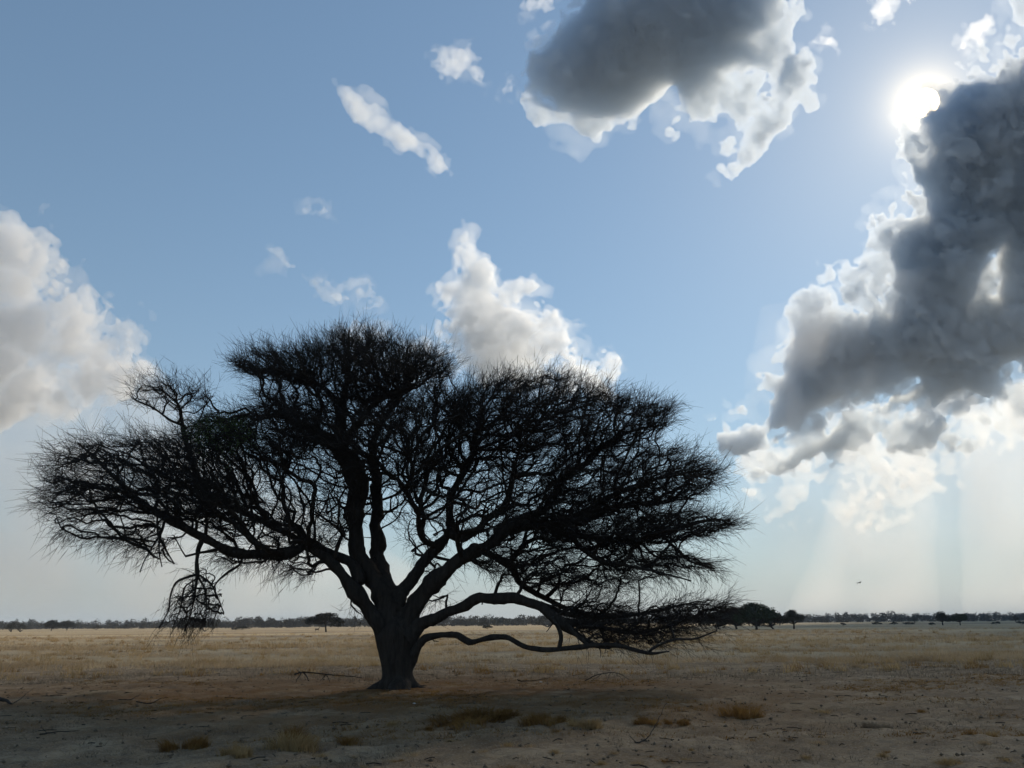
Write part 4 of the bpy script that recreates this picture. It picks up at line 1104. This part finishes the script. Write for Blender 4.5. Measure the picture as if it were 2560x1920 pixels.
def cloud(label, outer, dist, fringe, cores=(), core_t=0, holes=(), step=5.0, density=0.03, g=0.55, seed=1,
          rough=0.6, soft=40, core_soft=60, warp=14, dstep=None, scale=1.0, col=(0.97, 0.985, 1.0), name='cloud', frill=1.0, grow=5.0, mist=0.0):
    """A body of vapour: an outline seen in the sky at its own distance, `fringe` metres half-thick at the edge and
    core_t deeper in the cores, its skin broken up by billowing noise of several sizes."""
    rng = np.random.default_rng(seed)
    O = np.array(outer)
    m = 60
    x0, y0 = O.min(0) - m; x1, y1 = O.max(0) + m
    nx, ny = int((x1 - x0) / step) + 1, int((y1 - y0) / step) + 1
    rfront = fringe * 2.0 + 20; rback = (fringe + core_t) * 1.6 + 20
    dstep = dstep or max(dist * step / FOCAL * 1.3, (rfront + rback) / 50)
    nr = int((rfront + rback) / dstep) + 3
    xs = x0 + np.arange(nx) * step; ys = y0 + np.arange(ny) * step
    rs = -rfront - dstep + np.arange(nr) * dstep
    X, Y = np.meshgrid(xs, ys, indexing='ij')
    sh2 = (nx, ny)
    def n2(cell):
        return vnoise(sh2, ((x1 - x0) / cell, (y1 - y0) / cell), rng)
    k = scale
    Xw = X + warp * (n2(90 * k) + 0.6 * n2(40 * k) + 0.35 * n2(18 * k)); Yw = Y + warp * (n2(90 * k) + 0.6 * n2(40 * k) + 0.35 * n2(18 * k))
    d = poly_sdf(outer, Xw, Yw)
    puff = lambda c: np.abs(n2(c * k)) - 0.35
    d = d + frill * (15 * puff(60) + 11 * puff(32) + 7 * puff(17) + (4 * puff(9) if 9 * k > step * 1.2 else 0)) * np.exp(-np.abs(d) / 70) + grow
    tf = np.where(d > 0, fringe * np.clip(d / soft, 0, 1) ** 0.75 * (0.8 + 0.35 * n2(70 * k)), d)
    tb = tf.copy()
    for c in cores:
        tb = tb + core_t * smooth01((poly_sdf(c, Xw, Yw) + 8) / core_soft) * (0.9 + 0.2 * n2(200))
    for h in holes:
        w = smooth01((poly_sdf(h, Xw, Yw) + 14) / 40)
        tb = tb * (1 - w) + fringe * 0.6 * w
    m2px = FOCAL / dist
    L = (x1 - x0, y1 - y0, rs[-1] - rs[0])
    def n3(cell):
        return vnoise((nx, ny, nr), (L[0] / cell, L[1] / cell, max(2, L[2] * m2px / cell)), rng)
    bil = 0
    for cell, a in ((110 * k, 0.7), (55 * k, 0.8), (27 * k, 0.8), (14 * k, 0.65)):
        if cell < step * 2.2: continue
        bil = bil + a * (np.abs(n3(cell)) * 2 - 0.75)
    bil = rough * (fringe * np.clip(d / 22, 0.0, 1))[:, :, None] * bil
    f = np.minimum(tf[:, :, None] + rs[None, None, :], tb[:, :, None] - rs[None, None, :]) + bil
    f[0] = f[-1] = -1; f[:, 0] = f[:, -1] = -1; f[:, :, 0] = f[:, :, -1] = -1
    V, Q = surface_nets(f)
    px = x0 + V[:, 0] * step; py = y0 + V[:, 1] * step; r = dist + rs[0] + V[:, 2] * dstep
    P = np.array([0, 0, CAM_Z]) + dirs(px, py) * r[:, None]
    c0 = P.mean(0)
    me = mesh_np('cloud_mesh', P - c0, Q)
    o = link(name, me, cloud_mat(density, g, col))
    o.location = tuple(c0)
    if mist:
        w = cloud('', outer, dist, fringe * 0.8, step=step * 1.8, density=density * mist, g=g, seed=seed + 500, rough=1.0, soft=soft * 0.8, warp=warp * 1.6,
                  scale=scale * 0.8, col=col, name='wisp', frill=frill * 1.6, grow=grow + 12)
        w.parent = o; w.location = w.location - o.location
        for q in ('category', 'group', 'label'):
            if q in w: del w[q]
        return tag(o, label, 'cloud', 'clouds in the sky')
    tag(o, label, 'cloud', 'clouds in the sky')
    return o

DARK = (0.845, 0.905, 0.97); LIGHT = (0.985, 0.99, 1.0)
Z8 = lambda p: zoomed(1250, 0, 2.602, p)
Z7 = lambda p: zoomed(1700, 0, 1.659, p)
Z8b = lambda p: zoomed(1750, 900, 2.5136, p)
Z6b = lambda p: zoomed(0, 500, 2.764, p)
Z7b = lambda p: zoomed(600, 150, 2.011, p)
DSP = lambda p: zoomed(0, 0, 0.86406, p)

cloud('broad dark grey cloud with glowing ragged edges at the top of the sky',
      Z8([(560, -40), (480, 80), (400, 200), (330, 290), (200, 330), (160, 440), (150, 560), (120, 610), (230, 720), (290, 790), (400, 830),
          (450, 850), (560, 945), (670, 940), (690, 880), (830, 855), (960, 850), (1060, 800), (1150, 770), (1060, 840), (1000, 900), (1050, 935), (1180, 880),
          (1300, 820), (1400, 810), (1510, 750), (1490, 850), (1440, 940), (1560, 890), (1610, 910), (1560, 1040), (1450, 1090), (1390, 1090),
          (1460, 1150), (1560, 1100), (1640, 1080), (1700, 970), (1780, 910), (1860, 850), (1930, 740), (2025, 720), (2010, 640), (2035, 560),
          (2050, 430), (1990, 300), (1940, 290), (1890, 330), (1850, 260), (1870, 190), (1930, 100), (2010, 0), (2010, -300), (560, -300)]),
      2600, 45,
      cores=[Z8([(560, 20), (330, 320), (200, 350), (170, 540), (260, 640), (420, 740), (600, 760), (900, 790), (1050, 720), (1200, 620),
                 (1250, 680), (1380, 700), (1450, 600), (1500, 480), (1650, 440), (1800, 420), (1750, 330), (1650, 270), (1760, 150), (1830, 0), (1800, -280), (600, -280)]),
             Z8([(1860, 380), (1960, 350), (1950, 560), (1880, 620), (1820, 560)])],
      core_t=330, seed=3, step=4, col=DARK, density=0.024, g=0.45, mist=0.09)

cloud('towering dark cloud bank with bright fringe half covering the sun',
      Z7([(1500, -120), (1370, -20), (1390, 60), (1330, 120), (1260, 180), (1220, 240), (1170, 260), (1200, 310), (1150, 330), (1130, 370), (1060, 395), (1010, 430),
          (975, 480), (930, 490), (900, 560), (930, 620), (890, 680), (925, 760), (850, 770), (880, 840), (830, 860), (740, 930), (740, 1000),
          (690, 1090), (610, 1120), (550, 1170), (480, 1240), (480, 1290), (450, 1330), (450, 1370), (400, 1430), (390, 1500), (345, 1540), (350, 1590), (400, 1650)]) +
      Z8b([(470, 210), (490, 240), (450, 290), (440, 270), (340, 260), (230, 300), (70, 350), (60, 400), (100, 480), (60, 490), (100, 540), (90, 640),
           (300, 720), (560, 700), (800, 690), (1100, 640), (1250, 600), (1600, 560), (1900, 480), (2300, 420), (2500, 300), (2500, -2400), (2080, -2400)]),
      3200, 55,
      cores=[Z7([(1560, 80), (1427, 150), (1350, 330), (1250, 330), (1180, 360), (1110, 440), (1030, 440), (985, 490), (1040, 530), (1040, 600), (990, 650), (915, 660),
                 (940, 760), (1000, 800), (990, 880), (900, 920), (870, 970), (890, 1090), (900, 1170), (885, 1280), (800, 1240), (760, 1290), (620, 1290), (490, 1310), (410, 1640)]) +
             Z8b([(480, 240), (450, 400), (560, 390), (740, 330), (850, 300), (960, 180), (1080, 110), (1180, 160), (1390, 150), (1250, 220), (1200, 290), (1050, 330),
                  (1180, 340), (1400, 280), (1490, 370), (1600, 260), (1800, 230), (1820, 100), (1900, 0), (2400, -160), (2400, -2000)]),
             Z8b([(110, 560), (130, 450), (220, 390), (330, 360), (450, 400), (380, 520), (250, 590), (110, 600)]),
             Z8b([(300, 650), (560, 560), (760, 520), (900, 440), (1060, 400), (1000, 520), (1090, 580), (800, 640), (500, 690), (310, 690)])],
      holes=[Z7([(1190, 1150), (1260, 1020), (1340, 960), (1370, 1080), (1330, 1260), (1260, 1220), (1170, 1280)]), Z7([(1205, 730), (1235, 760), (1225, 810), (1205, 790)])],
      core_t=420, seed=8, step=4.2, col=DARK, soft=60, density=0.024, grow=8, rough=0.75, g=0.45, mist=0.09)

cloud('pale cream torn cloud layer under the dark bank',
      Z8b([(40, 620), (250, 600), (560, 540), (800, 500), (1050, 330), (1400, 300), (1700, 250), (2000, 80), (2500, 0), (2500, 700), (2036, 700), (1800, 760), (1500, 850), (1320, 860),
           (1000, 960), (800, 880), (620, 1010), (400, 760), (200, 820)]),
      4200, 60, seed=12, density=0.008, step=5, soft=80, warp=26, col=(0.95, 0.96, 0.97), grow=30, rough=0.9)

cloud('big soft white cumulus cloud cut by the photo edge beside the tree',
      Z6b([(-300, 60), (0, 120), (100, 170), (180, 230), (280, 270), (370, 360), (400, 430), (480, 490), (500, 560), (420, 590), (520, 660), (570, 630), (680, 690),
           (790, 830), (850, 900), (930, 870), (990, 950), (1080, 1090), (1070, 1200), (980, 1330), (800, 1400), (500, 1480), (200, 1500), (-300, 1560)]),
      3800, 95, cores=[Z6b([(-280, 300), (150, 400), (300, 620), (600, 900), (850, 1100), (500, 1200), (-280, 1300)])], core_t=100, seed=21, density=0.013, soft=60, col=LIGHT, grow=16, step=4.5, g=0.5, mist=0.2)

cloud('peaked white cumulus cloud rising behind the flat tree crown',
      Z7b([(1140, 870), (1090, 910), (1100, 1000), (1080, 1120), (1010, 1140), (1010, 1200), (1040, 1240), (1000, 1280), (1000, 1400), (1100, 1450), (1200, 1640), (1850, 1720),
           (1880, 1609), (1910, 1540), (1880, 1480), (1810, 1500), (1820, 1570), (1750, 1540), (1690, 1480), (1680, 1360), (1620, 1300), (1560, 1220), (1470, 1170),
           (1450, 1130), (1360, 1120), (1290, 1150), (1290, 1050), (1230, 990), (1190, 990), (1150, 920)]),
      3600, 55, cores=[Z7b([(1120, 1180), (1300, 1180), (1420, 1250), (1500, 1330), (1440, 1420), (1480, 1550), (1200, 1600), (1010, 1300)])],
      core_t=120, seed=33, step=3.6, col=(0.95, 0.968, 0.99), density=0.018, g=0.55, mist=0.2, warp=8, scale=0.7, frill=0.8)

cloud('long thin white cloud streak slanting down across the blue',
      Z7b([(460, 110), (520, 130), (600, 170), (720, 240), (790, 310), (900, 400), (990, 460), (1055, 550), (980, 555), (890, 500), (780, 440), (680, 370), (590, 310), (550, 250)]),
      2600, 26, seed=41, step=3.5, warp=7, scale=0.5, density=0.022, soft=22, frill=0.35, rough=0.4, grow=3, mist=0.25)
small = [
    ('small ragged cloud above the tree crown beside the pointed cumulus', Z7b([(350, 1100), (430, 1095), (480, 1140), (560, 1120), (620, 1115), (660, 1190), (715, 1245), (620, 1255), (570, 1220), (510, 1240), (440, 1200), (390, 1190)])),
    ('tiny slanting cloud scrap above the small ragged cloud', Z7b([(125, 955), (185, 955), (225, 1010), (270, 1040), (190, 1045), (150, 1005)])),
    ('two-lobed small white cloud above the long streak', DSP([(938, 112), (975, 105), (1022, 92), (1036, 185), (1015, 155), (990, 175), (960, 155)])),
    ('small white puff at the upper rim of the dark top cloud', Z8([(210, 225), (310, 205), (330, 270), (295, 305), (215, 300)])),
    ('tiny white scrap between the dark cloud and the sun', Z8([(2075, 295), (2120, 230), (2165, 250), (2175, 320), (2130, 300)])),
    ('small cloud scrap at the top edge above the sun', DSP([(1895, -30), (1950, -30), (1948, 10), (1915, 38), (1885, 48)])),
    ('feathery cloud scrap leaning beside the top of the dark bank', DSP([(2072, 105), (2085, 80), (2110, 55), (2140, 30), (2130, 60), (2105, 92)])),
    ('faint pair of cloud flecks in the open blue', DSP([(640, 440), (665, 436), (672, 455), (648, 452)])),
    ('faint bright cloud fleck beside the open blue pair', DSP([(684, 456), (702, 448), (708, 462), (694, 466)])),
    ('small cloud at the top edge beside the dark cloud', DSP([(1125, 35), (1140, -10), (1200, -25), (1195, 8), (1160, 18), (1140, 38)])),
    ('white cloud glimpsed through the highest twigs of the crown', DSP([(690, 760), (720, 712), (790, 700), (870, 730), (940, 735), (985, 760), (960, 830), (760, 830)])),
    ('tiny cloud speck under the edge of the dark cloud', DSP([(1095, 185), (1108, 178), (1112, 192), (1100, 196)])),
]
for k, (lab, pts) in enumerate(small):
    cloud(lab, pts, 2700, 20, seed=60 + k, step=3.2, warp=10, scale=0.45, density=0.013, soft=26, rough=0.8, frill=0.45, mist=0.3)

# thin veil added in front of the sun, outlined from its shadow: it shades the near plain and leaves the far left of it in the light
foot = np.array([(-75, -140), (-62, 30), (-55, 60), (-30, 95), (30, 120), (120, 200), (420, 330), (420, -140)], float)
foot3 = np.concatenate([foot, np.zeros((len(foot), 1))], 1) + S * 4150
cloud('thin milky veil added across the sun to shade the near plain', [tuple(p) for p in project(foot3)], 4150, 26, seed=77, step=3,
      warp=3, soft=34, rough=0.2, density=0.036, g=0.1, frill=0.2, scale=0.6)

def haze_sheet(label, pts, dist, half, density, soft, seed, g=0.5, name='sunbeam', cat='sunbeam'):
    o = cloud(label, DSP(pts), dist, half, seed=seed, step=14, density=density, g=g, soft=soft, warp=6, rough=0.0, frill=0.15, col=(0.96, 0.97, 0.98), name=name, dstep=half / 5)
    o['category'] = cat; o['group'] = 'sunlit air under the clouds'
    return o
haze_sheet('broad pale shaft of sunlit air falling below the dark cloud bank', [(1860, 930), (2010, 860), (2030, 1332), (1690, 1332)], 6500, 420, 0.0009, 75, 91)
haze_sheet('fainter shaft of sunlit air at the edge of the sky', [(2080, 830), (2330, 800), (2500, 1328), (2075, 1330)], 6500, 420, 0.0009, 75, 92)
haze_sheet('wide cream haze glowing low under the dark cloud bank', [(1560, 1000), (1800, 900), (2100, 850), (2450, 800), (2500, 1332), (1600, 1332)], 7600, 500, 0.00025, 200, 95)
haze_sheet('milky low cloud sheet behind the drooping branch tips', [(-160, 690), (160, 720), (350, 800), (440, 900), (640, 1050), (900, 1220), (1000, 1334), (-160, 1340)], 4600, 420, 0.0019, 160, 94, name='cloud', cat='cloud')
haze_sheet('blue-grey air hanging in front of the dark cloud bank', [(1630, 660), (2000, 560), (2450, 480), (2600, 1334), (1540, 1334)], 2000, 200, 0.0006, 230, 96)
